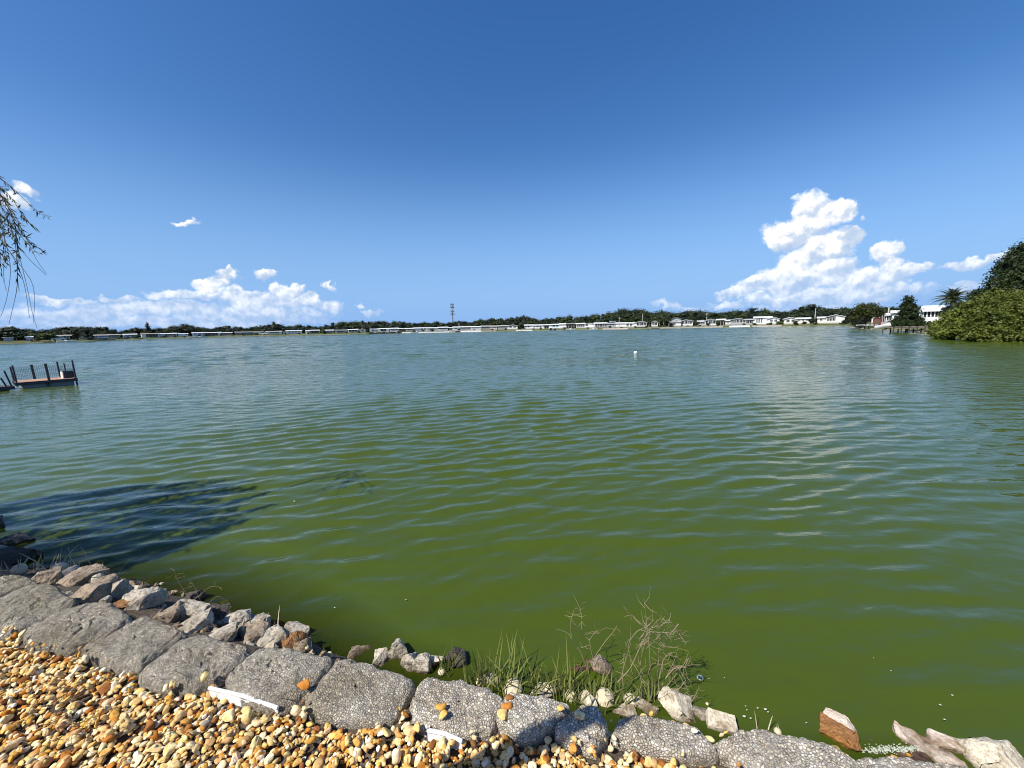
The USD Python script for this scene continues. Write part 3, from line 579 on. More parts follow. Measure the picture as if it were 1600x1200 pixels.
for a in [
    (5, 20, 526.5, 'grey', 'roof_grey', 'long', 3, (.1, .9), B, 'low grey home half hidden at the left edge of the far shore'),
    (40, 51, 525.5, 'grey', 'roof_white', 'long', 2, (.1, .9), B, 'grey-roofed home behind the small white shed on the left shore'),
    (86, 112, 523.5, 'cream', 'roof_tan', 'carport', 0, (.45, .95), B, 'cream home with a pale roof behind the beached white boat'),
    (128, 142, 526, 'grey', 'roof_grey', 'long', 2, (.1, .9), B, 'grey home in the shade of the black-green tree'),
    (147, 170, 523.0, 'tan', 'roof_tan', 'long', 4, (.05, .95), BW, 'beige low home just right of the black-green tree'),
    (171, 189, 522.2, 'tan', 'roof_tan', 'carport', 0, (.35, .95), B, 'tan home with a dark open carport, second right of the black-green tree'),
    (192, 214, 521.8, 'cream', 'roof_white', 'carport', 0, (.18, .98), B, 'home with a long pale roof over a dark carport left of the broad oak'),
    (221, 250, 521.0, 'white', 'roof_tan', 'carport', 0, (.25, .9), B, 'white-cornered home with a wide dark carport under the spire conifer'),
    (250, 276, 520.5, 'white', 'roof_white', 'room', 5, (.3, .98), BW, 'white home with a row of blue-dark windows right of the spire conifer'),
    (278, 294, 520.8, 'white', 'roof_white', 'long', 1, (.7, .95), B, 'bright white home beside the white landing, left shore'),
    (300, 318, 519.5, 'white', 'roof_white', 'long', 2, (.1, .9), B, 'white home behind the blue-white landing'),
    (319, 346, 519.0, 'white', 'roof_white', 'carport', 0, (.05, .8), B, 'home with dark carport and white right end below a rounded tree'),
    (347, 363, 519.3, 'grey', 'roof_white', 'room', 4, (.05, .95), BW, 'grey home with a strip of windows left of the olive home'),
    (367, 394, 518.3, 'olive', 'roof_grey', 'long', 4, (.1, .9), B, 'long olive-grey home left of the white van'),
    (395, 411, 518.2, 'olive', 'roof_tan', 'long', 2, (.1, .7), B, 'short grey-green home beside the white van'),
    (415, 441, 517.3, 'white', 'roof_tan', 'room', 6, (.22, .82), (.3, .8), 'white home with a long dark band of windows below the ragged palm'),
    (447, 472, 516.2, 'pale_blue', 'roof_white', 'long', 4, (.1, .95), B, 'pale blue home right of the white shed on the left shore'),
    (478, 500, 515.6, 'white', 'roof_white', 'carport', 0, (.3, .95), B, 'white-roofed home left of the grey-green waterside bush'),
    (508, 522, 515.4, 'grey', 'roof_white', 'long', 2, (.1, .9), B, 'grey home with a white roof right of the grey-green waterside bush'),
    (525, 543, 515.2, 'olive', 'roof_grey', 'room', 4, (.05, .7), BW, 'dark olive home left of the white arched home'),
    (544, 560, 514.2, 'white', 'roof_white', 'room', 3, (.05, .95), BW, 'white home with three tall dark openings'),
    (562, 571, 513.6, 'white', 'roof_white', 'gable', 1, (.35, .75), B, 'small white gabled home below the two far palms'),
    (579, 593, 513.6, 'white', 'roof_white', 'long', 2, (.1, .9), B, 'white home right of the dark waterside bush'),
    (593, 608, 512.8, 'white', 'roof_white', 'room', 2, (.1, .7), BW, 'white home with two black windows behind the moored dark boats'),
    (609, 623, 512.4, 'white', 'roof_white', 'long', 3, (.1, .95), B, 'white home behind the right one of the moored dark boats'),
    (622, 633, 513.0, 'grey', 'roof_white', 'carport', 0, (.1, .95), B, 'narrow home that is mostly a dark carport'),
    (634, 646, 512.6, 'cream', 'roof_white', 'room', 4, (.05, .95), (.4, .85), 'cream home with a thin row of dark windows right of the narrow carport home'),
    (647, 667, 511.8, 'white', 'roof_white', 'long', 2, (.5, .98), B, 'large plain white home with two dark windows at its right'),
    (667, 684, 511.6, 'cream', 'roof_white', 'long', 1, (.2, .7), B, 'cream home with one brown window left of the tower'),
    (684, 700, 510.8, 'white', 'roof_white', 'room', 5, (.05, .95), (.45, .88), 'white home with blue-dark windows directly left of the cell tower'),
    (701, 707, 511.2, 'tan', 'roof_white', 'carport', 0, (.05, .95), B, 'narrow brown home front almost below the cell tower'),
    (707, 718, 510.5, 'white', 'roof_white', 'long', 1, (.3, .7), B, 'small white home directly below the cell tower'),
    (718, 737, 510.0, 'grey', 'roof_white', 'room', 4, (.05, .9), (.4, .9), 'grey-windowed home with a white base right of the tower'),
    (736, 752, 509.6, 'white', 'roof_white', 'long', 0, (.1, .9), B, 'blank white home with a jutting white roof'),
    (752, 766, 508.8, 'olive', 'roof_tan', 'long', 3, (.1, .9), (.35, .85), 'olive home with three windows right of the blank white home'),
    (766, 777, 508.8, 'pink', 'roof_tan', 'long', 1, (.5, .9), B, 'small pinkish home right of the olive home'),
    (778, 794, 508.2, 'grey', 'roof_tan', 'room', 4, (.05, .95), (.4, .9), 'grey sunroom home on a white base between the pinkish and the bright white home'),
    (793, 809, 507.4, 'white', 'roof_white', 'gable', 2, (.1, .9), B, 'bright white gabled home left of the lone green tree'),
    (819, 834, 507.2, 'white', 'roof_white', 'long', 2, (.05, .6), B, 'white home right of the lone green tree'),
    (835, 848, 507.2, 'white', 'roof_white', 'long', 2, (.2, .9), B, 'white home with two dark windows, second right of the lone green tree'),
    (848, 862, 506.8, 'white', 'roof_white', 'carport', 0, (.1, .7), B, 'white home with a dark left carport near the middle of the shore'),
    (861, 875, 506.2, 'pale_blue', 'roof_white', 'long', 2, (.1, .9), B, 'white and aqua home near the middle of the shore'),
    (874, 885, 505.2, 'white', 'roof_white', 'long', 0, (.1, .9), B, 'windowless white home behind a low green hedge'),
    (885, 900, 504.8, 'grey', 'roof_grey', 'carport', 0, (.05, .95), B, 'grey home with a wide dark porch behind the larger white boat'),
    (900, 914, 504.8, 'white', 'roof_white', 'room', 4, (.05, .98), (.22, .92), 'white home with big black windows right of the dark porch home'),
    (913, 928, 504.8, 'white', 'roof_white', 'gable', 1, (.05, .45), B, 'white low gabled home behind the smaller white boat'),
    (929, 949, 504.0, 'white', 'roof_white', 'room', 5, (.03, .97), (.05, .92), 'white home whose porch shows five dark bays between posts'),
    (948, 962, 504.3, 'grey', 'roof_grey', 'long', 2, (.3, .9), B, 'grey-roofed home beside a sandy bit of shore'),
    (962, 978, 503.8, 'white', 'roof_white', 'long', 0, (.1, .9), B, 'plain white home on the sandy bit of shore'),
    (977, 992, 503.8, 'white', 'roof_white', 'long', 2, (.05, .8), BW, 'white home with a dark double window left of the three-windowed gable'),
    (992, 1011, 501.8, 'white', 'roof_white', 'gableroom', 3, (.12, .98), (.25, .85), 'white low-gabled home with three large dark windows'),
    (1018, 1028, 501.4, 'white', 'roof_white', 'gableroom', 2, (.1, .9), (.25, .85), 'small white gabled home between the palms'),
    (1046, 1064, 501.8, 'white', 'roof_grey', 'room', 2, (.05, .55), BW, 'white lower house of the two-level grey-roofed home'),
    (1060, 1083, 499.6, 'white', 'roof_white', 'gableroom', 5, (.03, .97), (.35, .88), 'white home with five black gable windows over a white base'),
    (1090, 1102, 501.0, 'grey', 'roof_white', 'room', 3, (.05, .95), (.3, .9), 'grey-blue porch home between two green bushes'),
    (1101, 1119, 498.4, 'pale_blue', 'roof_white', 'gableroom', 3, (.06, .94), (.3, .85), 'pale blue home with three dark windows and red plants'),
    (1119, 1133, 498.4, 'tan', 'roof_white', 'carport', 0, (.1, .95), B, 'white-roofed home with dark front behind the green bush'),
    (1133, 1142, 499.8, 'pink', 'roof_white', 'long', 1, (.3, .7), B, 'small pale pink home left of the grey porch home'),
    (1141, 1165, 497.4, 'grey', 'roof_white', 'gableroom', 5, (.05, .97), (.42, .86), 'grey gabled porch home with five dark bays'),
    (1164, 1178, 498.2, 'grey', 'roof_grey', 'room', 2, (.1, .9), (.2, .9), 'dark grey wing right of the five-bay porch home'),
    (1225, 1245, 495.8, 'cream', 'roof_white', 'gable', 2, (.1, .9), (.3, .8), 'cream gabled home right of the yellow-green bush'),
    (1243, 1266, 496.4, 'cream', 'roof_white', 'long', 3, (.1, .9), (.55, .85), 'long cream home left of the dark round bush'),
    (1277, 1292, 495.0, 'cream', 'roof_white', 'long', 1, (.2, .6), B, 'cream wing directly right of the dark round bush'),
    (1290, 1320, 491.8, 'cream', 'roof_white', 'gableroom', 3, (.05, .52), (.30, .92), 'cream home with three tall dark windows right of the bare pole'),
]: home(*a)
home(1177, 1206, 494.6, 'white', 'roof_white', 'long', 3, (.12, .5), BW, 'white metal-roofed home with arched windows left of the yellow-green bush', back=10)
home(1199, 1218, 495.6, 'white', 'roof_white', 'gable', 2, (.15, .85), (.4, .85), 'white gabled porch front of the white metal-roofed home', back=6.5)
home(1049, 1064, 496.0, 'grey', 'roof_grey', 'gable', 1, (.4, .6), B, 'upper storey with grey hipped roof behind the white lower house', back=20)
home(953, 961, 500.6, 'white', 'roof_grey', 'room', 2, (.1, .9), BW, 'small upper lookout room with a flat roof behind the grey-roofed home', back=22)
home(1371, 1386, 488.4, 'pink', 'roof_tan', 'gableroom', 2, (.2, .9), (.1, .7), 'pale pink gabled house at the right bank behind the tilted white hull', D=104, deep=7)
home(1362, 1372, 489.5, 'white', 'roof_white', 'room', 2, (.3, .95), (.3, .9), 'white house end between the round tree and the pale pink house', D=109, deep=6)
home(1384, 1396, 489.6, 'grey', 'roof_white', 'room', 2, (.1, .95), (.3, .9), 'grey link building right of the pale pink house', D=103, deep=6)
home(1393, 1412, 485.0, 'white', 'roof_white', 'room', 2, (.15, .9), (.25, .72), 'white metal-roofed house with a dark screened porch left of the cone-shaped tree', D=98, deep=8)

# sheds, van, boats, poles, landings, seawalls
def shed(px0, px1, top, D, mat, label, cat='shed', roofm='roof_white', name='shed'):
    c = (px0 + px1) / 2; g = ony(c, hor(c), D); az = math.atan2(g[0], g[1]); w = (px1 - px0) * D / FPX * math.cos(az) / 2; H = EYE[2] + (hor(c) - top) * D / FPX - .8
    p = thing(name, label, cat, (g[0], g[1], .8), -az)
    obj('wall', prism([(-w, 0), (w, 0), (w, H * .85), (0, H * .97), (-w, H * .85)], 0, 2.5), M[mat], p)
    for s in (-1, 1): obj('roof_slope', prism([(0, H * .97), (s * (w + .15), H * .83), (s * (w + .15), H * .87), (0, H * 1.01)], -.15, 2.65), M[roofm], p)
    obj('door', bx(-.4, .4, -.04, .0, .02, min(1.9, H * .75)), M['brown'], p)
shed(45.5, 52, 529, 190, 'white', 'small bright white shed on the lawn at the left far shore'); shed(124, 129, 526.5, 220, 'white', 'tiny white shed under the black-green tree')
shed(443, 448, 517.8, 318, 'white', 'white shed left of the pale blue home'); shed(1364, 1377, 496, 97, 'red', 'dark red boat shed beside the pale pink house', roofm='red')
def vehicle(px, D, L, h, label, cat, mat='hull'):
    g = ony(px, hor(px), D); p = thing('parked_van' if cat == 'van' else 'parked_car', label, cat, (g[0], g[1], .86), -math.atan2(g[0], g[1]))
    prof = [(-L / 2, .3), (L / 2, .3), (L / 2, h * .55), (L * .36, h * .62), (L * .24, h), (-L * .42, h), (-L / 2, h * .62)]
    obj('body', prism(prof, 0, 1.8), M[mat], p); obj('window', prism([(-L * .38, h * .64), (L * .30, h * .64), (L * .22, h * .92), (-L * .38, h * .92)], -.02, 1.82), M['glass_dark'], p)
    for x in (-L * .3, L * .3):
        for y in (.05, 1.75):
            c = trimesh.creation.cylinder(.32, .22, sections=14); c.apply_transform(trimesh.transformations.rotation_matrix(PI / 2, [1, 0, 0])); c.apply_translation([x, y, .3]); obj('wheel', c, M['black'], p)
vehicle(410, 322, 5.0, 2.3, 'white van parked between the grey-green home and the palm', 'van'); vehicle(160.5, 224, 4.4, 1.5, 'white car parked before the beige home', 'car')
vehicle(91, 194, 4.6, 1.6, 'white car parked on the left lawn near the beached boat', 'car'); vehicle(199, 254, 4.2, 1.5, 'white car by the long pale roofed carport', 'car')
def boat(px, D, L, label, mat='hull', canopy=False, rz=0.0, z=0.0, tilt=0):
    g = ony(px, hor(px), D); p = thing('boat', label, 'boat', (g[0], g[1], z), -math.atan2(g[0], g[1]) + rz); n = 12; t = np.linspace(-1, 1, n)
    half = L * .16 * np.clip(1 - np.clip(t, 0, 1) ** 2.4, .02, 1); rings = []
    for k in range(n):
        x, wd, sheer = t[k] * L / 2, half[k], .52 + .25 * max(0, t[k]) ** 2
        rings.append([(x, -wd, sheer), (x, -wd * .8, .05), (x, 0, -.12), (x, wd * .8, .05), (x, wd, sheer), (x, wd * .86, sheer - .06), (x, 0, .22), (x, -wd * .86, sheer - .06)])
    v = np.array(rings).reshape(-1, 3); f = []
    for k in range(n - 1):
        for j in range(8): a, b = k * 8 + j, k * 8 + (j + 1) % 8; f += [[a, b, b + 8], [a, b + 8, a + 8]]
    f += [[0, j + 1, j] for j in range(1, 7)] + [[(n - 1) * 8, (n - 1) * 8 + j, (n - 1) * 8 + j + 1] for j in range(1, 7)]
    if tilt: v = trimesh.transform_points(v, trimesh.transformations.rotation_matrix(tilt, [0, 1, 0]))
    obj('hull', (v, np.array(f)), M[mat], p, smooth=35)
    if not tilt:
        obj('console', prism([(-.1 * L, .25), (.06 * L, .25), (.03 * L, .95), (-.06 * L, 1.0)], -.3, .3), M['trim'], p); obj('outboard_motor', cat_([bx(-L / 2 - .28, -L / 2 - .02, -.14, .14, .3, .95), bx(-L / 2 - .2, -L / 2 - .08, -.05, .05, -.3, .3)]), M['black'], p)
    if canopy:
        obj('canopy', bx(-L * .32, L * .22, -L * .15, L * .15, 1.75, 1.83), M['navy' if mat != 'hull' else 'trim'], p)
        for x in (-L * .3, L * .2):
            for y in (-1, 1): obj('canopy_pole', tube([(x, y * L * .13, .45), (x, y * L * .14, 1.75)], .03, 5), M['steel'], p)
boat(103, 186, 6.5, 'long white boat pulled up at the grassy edge of the left shore', rz=.1); boat(312, 288, 8, 'white boat at the blue-white landing on the left shore')
boat(586, 288, 8, 'left one of the dark boats moored before the white homes', 'black'); boat(605, 287, 9, 'middle dark boat with a canopy moored before the white homes', 'navy', True); boat(620, 286, 7, 'right one of the dark boats moored before the white homes', 'black')
boat(651, 281, 7, 'small white boat moored below the large plain white home'); boat(891.5, 243, 5.8, 'larger white boat before the dark porch home'); boat(927, 235, 5.0, 'smaller white boat before the low gabled home', canopy=False)
boat(864, 247, 4, 'dark skiff at the aqua home', 'black'); boat(1381, 83, 2.6, 'white dinghy hull leaning nose-up on the right bank', rz=.15, z=.55, tilt=-.28)
def pole(px, top, D, label, arm=True):
    g = ony(px, hor(px), D); h = EYE[2] + (hor(px) - top) * D / FPX - .8; p = thing('utility_pole', label, 'pole', (g[0], g[1], .8), -math.atan2(g[0], g[1]))
    obj('shaft', tube([(0, 0, 0), (0, 0, h)], [.19, .13], 8), M['seawall'], p)
    if arm: obj('crossarm', bx(-.8, .8, -.2, -.05, h - .8, h - .65), M['dockwood'], p); obj('transformer', trimesh.creation.cylinder(.22, .7, sections=12, transform=trimesh.transformations.translation_matrix([.0, -.42, h - 1.5])), M['steel'], p)
pole(968, 495.5, 226, 'pale utility pole in the wood above the plain white home'); pole(1104, 489, 222, 'utility pole above the roof of the pale blue home'); pole(1273, 482, 184, 'bare pale pole above the dark round bush', False)
pole(1387, 480.5, 108, 'thin pale pole behind the pale pink house', False); pole(717.5, 505, 290, 'utility pole between the tower and the grey-windowed home'); pole(1004, 491, 238, 'thin pole above the three-windowed gable', False)
# cell tower
g = ony(708, hor(708), 560); th_ = EYE[2] + (hor(708) - 475.5) * 560 / FPX - .8
p = thing('cell_tower', 'tall grey cell tower with antenna rings above the middle of the tree line', 'cell tower', (g[0], g[1], .8), 0)
obj('mast', tube([(0, 0, 0), (0, 0, th_)], [1.0, .45], 12), M['steel'], p)
for fz, n in ((.965, 9), (.86, 12), (.70, 9), (.60, 6)):
    z = th_ * fz; ring = [tube([(0, 0, z), (2.3 * math.cos(a), 2.3 * math.sin(a), z)], .13, 4) for a in np.arange(6) * PI / 3]
    pf = obj('antenna_platform', cat_(ring + [tube([(2.3 * math.cos(a), 2.3 * math.sin(a), z) for a in np.linspace(0, 2 * PI, 13)], .13, 4)]), M['steel'], p)
    for a in np.arange(n) * 2 * PI / n: obj('antenna', bx(2.4 * math.cos(a) - .2, 2.4 * math.cos(a) + .2, 2.4 * math.sin(a) - .25, 2.4 * math.sin(a) + .25, z - 1.1, z + 1.3), M['steel'], pf)
obj('lightning_rod', tube([(0, 0, th_), (0, 0, th_ + 4)], .12, 5), M['steel'], p)
def landing(px0, px1, D0, z, label, mat='dockwood', w=1.5, name='dock', posts=4):
    """a dock: deck boards, stringers and posts of their own"""
    a, b = ony(px0, hor(px0), D0), ony(px1, hor(px1), D0); c = (a + b) / 2; d = b - a; L = np.hypot(d[0], d[1]); p = thing(name, label, 'dock', (c[0], c[1], 0), math.atan2(d[1], d[0]))
    nb = int(np.clip(L / .32, 6, 26))
    for k in range(nb): x = -L / 2 + L * k / nb; obj('deck_board', bx(x, x + L / nb * .93, -w / 2, w / 2, z - .05 + .004 * (k % 3), z + .004 * (k % 3)), M[mat], p)
    for y in (-w / 2 + .06, w / 2 - .14): obj('stringer', bx(-L / 2, L / 2, y, y + .08, z - .26, z - .056), M[mat], p)
    for k in range(posts):
        x = -L / 2 + .15 + (L - .3) * k / (posts - 1)
        for y in (-w / 2 - .07, w / 2 + .07): obj('post', tube([(x, y, -2.2), (x, y, z + .08)], .085, 8), M['dock_dark'], p)
landing(292, 318, 282, .7, 'blue-white landing before the white homes on the left shore', 'pale_blue', 3); landing(578, 624, 291, .6, 'low dark dock behind the moored dark boats', 'dock_dark', 2, posts=7)
landing(702, 719, 270, .6, 'low dark dock below the cell tower', 'dock_dark', 2); landing(866, 884, 248, .5, 'small grey dock at the aqua home'); landing(922, 944, 237, .5, 'long dark dock beside the smaller white boat', 'dock_dark')
landing(1012, 1030, 209, .5, 'grey dock in front of the palms', 'dockwood', 2); landing(1388, 1452, 62, .95, 'wooden dock with dark posts in front of the cone-shaped tree', 'dockwood', 1.6, posts=6)
landing(1345, 1367, 94, 1.0, 'white-topped jetty on wooden posts under the round tree', 'trim', 2.4, posts=4)
def seawall(px0, px1, h, label, mat='seawall'):
    """pieces of wall that follow the waterline, with a cap"""
    p = thing('seawall', label, 'sea wall', (0, 0, 0)); xs_ = np.linspace(px0, px1, max(2, int((px1 - px0) / 9) + 1)); pts = [far_point(x, depth(x) - .4) for x in xs_]
    for a, b in zip(pts[:-1], pts[1:]):
        u = (b - a) / np.linalg.norm(b - a); n_ = np.array([-u[1], u[0], 0]) * .15
        def slab(z0, z1, k): return (np.array([a - n_ * k + [0, 0, z0], b - n_ * k + [0, 0, z0], a + n_ * k + [0, 0, z0], b + n_ * k + [0, 0, z0], a - n_ * k + [0, 0, z1], b - n_ * k + [0, 0, z1], a + n_ * k + [0, 0, z1], b + n_ * k + [0, 0, z1]]), BOXF)
        obj('wall_panel', slab(-1.5, h, 1), M[mat], p); obj('cap', slab(h + .001, h + .12, 1.6), M['trim' if mat == 'white' else mat], p)
for a in ((700, 752, .75, 'white seawall below the homes right of the tower', 'white'), (752, 775, .5, 'tan seawall below the olive home', 'tan'), (806, 832, .5, 'pale low seawall right of the bright white gabled home', 'cream'), (942, 982, .45, 'sandy pink seawall below the grey-roofed home', 'pink'),
          (1012, 1130, .55, 'long grey seawall from the palms to the pale blue home'), (1140, 1172, .7, 'white seawall below the five-bay porch home', 'white'), (1176, 1222, .6, 'grey seawall below the white metal-roofed home'), (628, 700, .45, 'white seawall left of the tower', 'white')): seawall(*a)
# white float on the lake
g = onz(993, 552, 0); p = thing('buoy', 'small white float on the open water right of the middle', 'buoy', (g[0], g[1], 0))
s = trimesh.creation.icosphere(3, .13); s.apply_translation([0, 0, .05]); obj('float', s, M['hull'], p, smooth=True); obj('rope_eye', trimesh.creation.torus(.035, .012, 16, 8, transform=trimesh.transformations.rotation_matrix(PI / 2, [1, 0, 0]) @ trimesh.transformations.translation_matrix([0, .2, 0])), M['black'], p)

# ------------------------------------------------------------------ right bank: bushes, trees
M['round_leaf'] = leafy('round_tree_leaves', (.02, .032, .006), (.13, .145, .022), .2)
def big_plant(name, label, cat, blobs, n, size, mat, trunk_px, seed, tr=.12, inner=.55, flat=.9, clump=11):
    rng = np.random.default_rng(seed)
    B = np.array([[*ony(px, py, D), r] for px, py, D, r in blobs]); base = ony(trunk_px[0], hor(trunk_px[0]), trunk_px[1]); base[2] = trunk_px[2] if len(trunk_px) > 2 else .2
    p = thing(name, label, cat, base); Bl = B.copy(); Bl[:, :3] -= base
    obj('trunk', branching((0, 0, -.6), max(1.0, Bl[:, 2].max() * .6), tr, [b for b in Bl], rng), M['bark'], p)
    sub = []                                          # each lobe carries smaller lobes: light tops, dark gaps
    for b in Bl:
        sub.append(b)
        for _ in range(7):
            d = rng.normal(size=3); d /= np.linalg.norm(d); d[2] = abs(d[2]) * .8 - .25; sub.append(np.array([*(b[:3] + d * b[3] * .78), b[3] * rng.uniform(.30, .48)]))
    obj('crown', crown_mesh(sub, n, size, rng, inner, clump, flat), mat, p)
big_plant('waterside_bush', 'left tip of the yellow-green bank thicket, hanging over the water by the dock', 'bush',
          [(1466, 522, 43, .75), (1478, 514, 42, 1.1), (1494, 506, 41, 1.35), (1488, 524, 39.5, 1.0), (1508, 520, 38.5, 1.3), (1512, 501, 40, 1.4), (1470, 527, 42, .6)], 17000, .17, M['pepper'], (1490, 42), 61)
big_plant('waterside_bush', 'middle of the yellow-green bank thicket below the small dark tree', 'bush',
          [(1530, 487, 39, 1.4), (1545, 506, 36.5, 1.5), (1530, 525, 35.8, 1.05), (1560, 526, 35, 1.1), (1555, 472, 40, 1.3), (1575, 490, 37, 1.6), (1520, 492, 40, 1.2), (1545, 480, 40, 1.1)], 20000, .165, M['pepper'], (1545, 38.5), 62)
big_plant('waterside_bush', 'right end of the yellow-green bank thicket under the big dark tree', 'bush',
          [(1592, 474, 38, 1.5), (1600, 510, 35, 1.5), (1622, 492, 35, 1.7), (1645, 520, 34, 1.4), (1600, 530, 34, .85), (1670, 484, 36, 1.9), (1705, 512, 33, 1.8), (1580, 532, 34.6, .7)], 22000, .16, M['pepper'], (1610, 36.5), 63)
big_plant('large_dark_tree', 'large dense dark green tree rising at the right edge behind the bank thicket', 'tree',
          [(1562, 452, 47, 1.2), (1573, 438, 47, 1.4), (1588, 418, 47, 1.6), (1604, 400, 48, 1.7), (1608, 436, 46, 1.9), (1634, 396, 48, 2.1), (1642, 432, 47, 2.1), (1668, 382, 49, 2.1), (1672, 430, 48, 2.4), (1598, 455, 45.5, 1.5)], 26000, .2, M['camphor'], (1630, 48), 64, .3)
big_plant('small_dark_tree', 'small dark tree peeping over the bank thicket left of the large dark tree', 'tree', [(1524, 464, 53, .75), (1536, 460, 52, .85), (1547, 463, 51, .8), (1530, 472, 52, .9)], 6000, .18, M['camphor'], (1535, 53), 65)
big_plant('dark_shrub', 'dark shrub in the shade below and left of the date palm', 'bush', [(1479, 492, 66, .9), (1490, 488, 66, 1.3), (1500, 484, 68, 1.4), (1510, 490, 64, 1.3)], 7000, .22, M['oak'], (1485, 67), 66)
big_plant('cone_shaped_tree', 'cone-shaped dark green tree growing over the wooden dock', 'tree',
          [(1421, 506, 67, 1.25), (1410, 506, 67, .95), (1431, 504, 67, 1.0), (1419, 494, 67, 1.3), (1424, 485, 67, .95), (1418, 478, 67, .8), (1419, 470, 67, .55), (1418, 465, 67, .32), (1437, 508, 67, .6), (1404, 509, 67, .5)], 13000, .2, M['camphor'], (1420, 67), 67)
big_plant('round_light_tree', 'rounded light green tree with dark open branches above the white-topped jetty', 'tree',
          [(1341, 491, 101, 1.5), (1351, 485, 101, 1.9), (1361, 485, 101, 1.8), (1368, 492, 101, 1.3), (1355, 490, 100, 1.6), (1336, 497, 101, .9)], 9000, .3, M['round_leaf'], (1352, 101), 68, .3, .5)
big_plant('dark_shrub', 'dark low shrub at the water left of the white-topped jetty', 'bush', [(1339, 505, 108, 1.0), (1345, 503, 108, 1.1), (1342, 508, 106, .8)], 3500, .25, M['oak'], (1342, 108), 69)
big_plant('dark_shrub', 'green shrub between the white dinghy hull and the cone-shaped tree', 'bush', [(1399, 506, 84, .9), (1406, 503, 84, 1.1), (1393, 507.5, 84, .6)], 4000, .22, M['oak_mid'], (1401, 84), 70)
big_plant('flower_shrub', 'brownish flowering shrub at the foot of the white stilted house', 'bush', [(1456, 508, 56, .5), (1464, 511, 54, .6), (1472, 512, 53, .7)], 3000, .16, M['light_leaf'], (1464, 55), 71)

# the white stilted house behind the dock
D = 76; g = ony(1446, hor(1446), D); az = math.atan2(g[0], g[1]); s_ = D / FPX * math.cos(az); zt = lambda py: EYE[2] + (hor(1446) - py) * D / FPX - .8
p = thing('stilted_house', 'white house on stilts with a screened porch beside the date palm', 'house', (g[0], g[1], .8), -az)
xl, xr = -5 * s_, 26 * s_; z0, z1, zr = zt(500), zt(487.2), zt(481)
for x in np.linspace(xl + .1, xr - .1, 5):
    for y in (.1, 3.4): obj('stilt', bx(x - .1, x + .1, y - .1, y + .1, 0, z0 - .16), M['trim'], p)
obj('porch_floor', bx(xl, xr, -.05, 6, z0 - .15, z0), M['trim'], p)
obj('lower_wall', bx(xl + .3, xr - .3, 2.2, 5.9, .0, z0 - .16), M['cream'], p)
obj('knee_wall', bx(xl, xr, 0, .12, z0 + .004, z0 + .55), M['white'], p)
for k, x in enumerate(np.linspace(xl, xr - .16, 6)): obj('porch_post', bx(x, x + .16, .0, .16, z0 + .555, z1), M['trim'], p)
for k in range(5):
    a, b = np.linspace(xl, xr - .16, 6)[k:k + 2]; obj('screen_panel', bx(a + .165, b - .005, .07, .09, z0 + .556, z1), M['screen'], p)
obj('wall', bx(xl, xr, 3.0, 7, z0 + .003, z1), M['white'], p)
obj('roof', cat_([prism([(-.5, z1 + .01), (3.4, zr + .3), (3.4, zr + .42), (-.5, z1 + .13)], xl - .3, xr + .3, 'x'), prism([(3.4, zr + .3), (7.4, z1 + .01), (7.4, z1 + .13), (3.4, zr + .42)], xl - .3, xr + .3, 'x')]), M['roof_white'], p)
sp = obj('stair', cat_([bx(xl + 1.6 + k * .0, xl + 2.6, -.3 - .27 * k, -.05 - .27 * k, z0 - .19 * (k + 1) - .06, z0 - .19 * (k + 1)) for k in range(int(z0 / .19))]), M['dockwood'], p)
obj('railing', cat_([beam((xl + 1.6, -.1, z0 + .8), (xl + 1.6, -.3 - .27 * int(z0 / .19), .9), .06), beam((xl + 1.6, -.1, z0), (xl + 1.6, -.1, z0 + .8), .06)]), M['trim'], sp)
home(1427, 1444, 482.5, 'white', 'roof_white', 'long', 2, (.2, .9), B, 'white roofed house just left of the stilted house, mostly behind the cone-shaped tree', D=88, deep=6)

# ------------------------------------------------------------------ floating dock on the left
zd = .29
fl, fr_, bl, br = onz(24.5, 598, zd), onz(120, 590.5, zd), onz(24.5, 592.5, zd), onz(106, 584, zd)
u = fr_ - fl; L = np.linalg.norm(u); u /= L; v_ = np.array([-u[1], u[0], 0]); Wd = 1.5
p = thing('floating_dock', 'small floating dock with brown boards and black railing posts on the left water', 'dock', (fl[0], fl[1], 0), math.atan2(u[1], u[0]))
M['deck'] = plain('reddish_deck_boards', (.36, .20, .13), .8, .25, 5.0, .003, 40); M['float'] = plain('grey_float_plastic', (.17, .19, .20), .6, .12, 3.0); M['post'] = plain('black_post', (.022, .022, .028), .5, .3, 6.0)
nb = 18
for k in range(nb): x = L * k / nb; obj('deck_board', bx(x + .006, x + L / nb - .006, 0, Wd, zd - .035, zd + .004 * R.random()), M['deck'], p)
for y in (-.05, Wd + .003): obj('side_beam', bx(-.02, L + .02, y, y + .047, zd - .13, zd - .005), M['post'], p)
for a, b in ((.15, .95), (L - .95, L - .1)): obj('float', trimesh.Trimesh(*bx(a, b, .06, Wd - .06, -.12, zd - .135)), M['float'], p)
for a in (L * .42, L * .60):
    c = trimesh.creation.cylinder(.17, Wd * .9, sections=18); c.apply_transform(trimesh.transformations.rotation_matrix(PI / 2, [1, 0, 0])); c.apply_translation([a, Wd / 2, .0]); obj('barrel', c, M['black'], p, smooth=40)
tops = [(.03, .0, .74, .03), (L * .36, Wd, .66, .045), (L * .53, -.03, .74, .045), (L * .80, Wd * .95, .74, .03), (L * .92, Wd * .98, .66, .022), (L - .02, -.02, .82, .03), (.03, Wd, .62, .026), (L * .01, Wd * .5, .42, .022)]
for x, y, h, r in tops: obj('railing_post', tube([(x, y, zd - .45 if x > L - .1 else zd - .18), (x - .03, y, zd + h)], r, 8), M['post'], p, smooth=40)
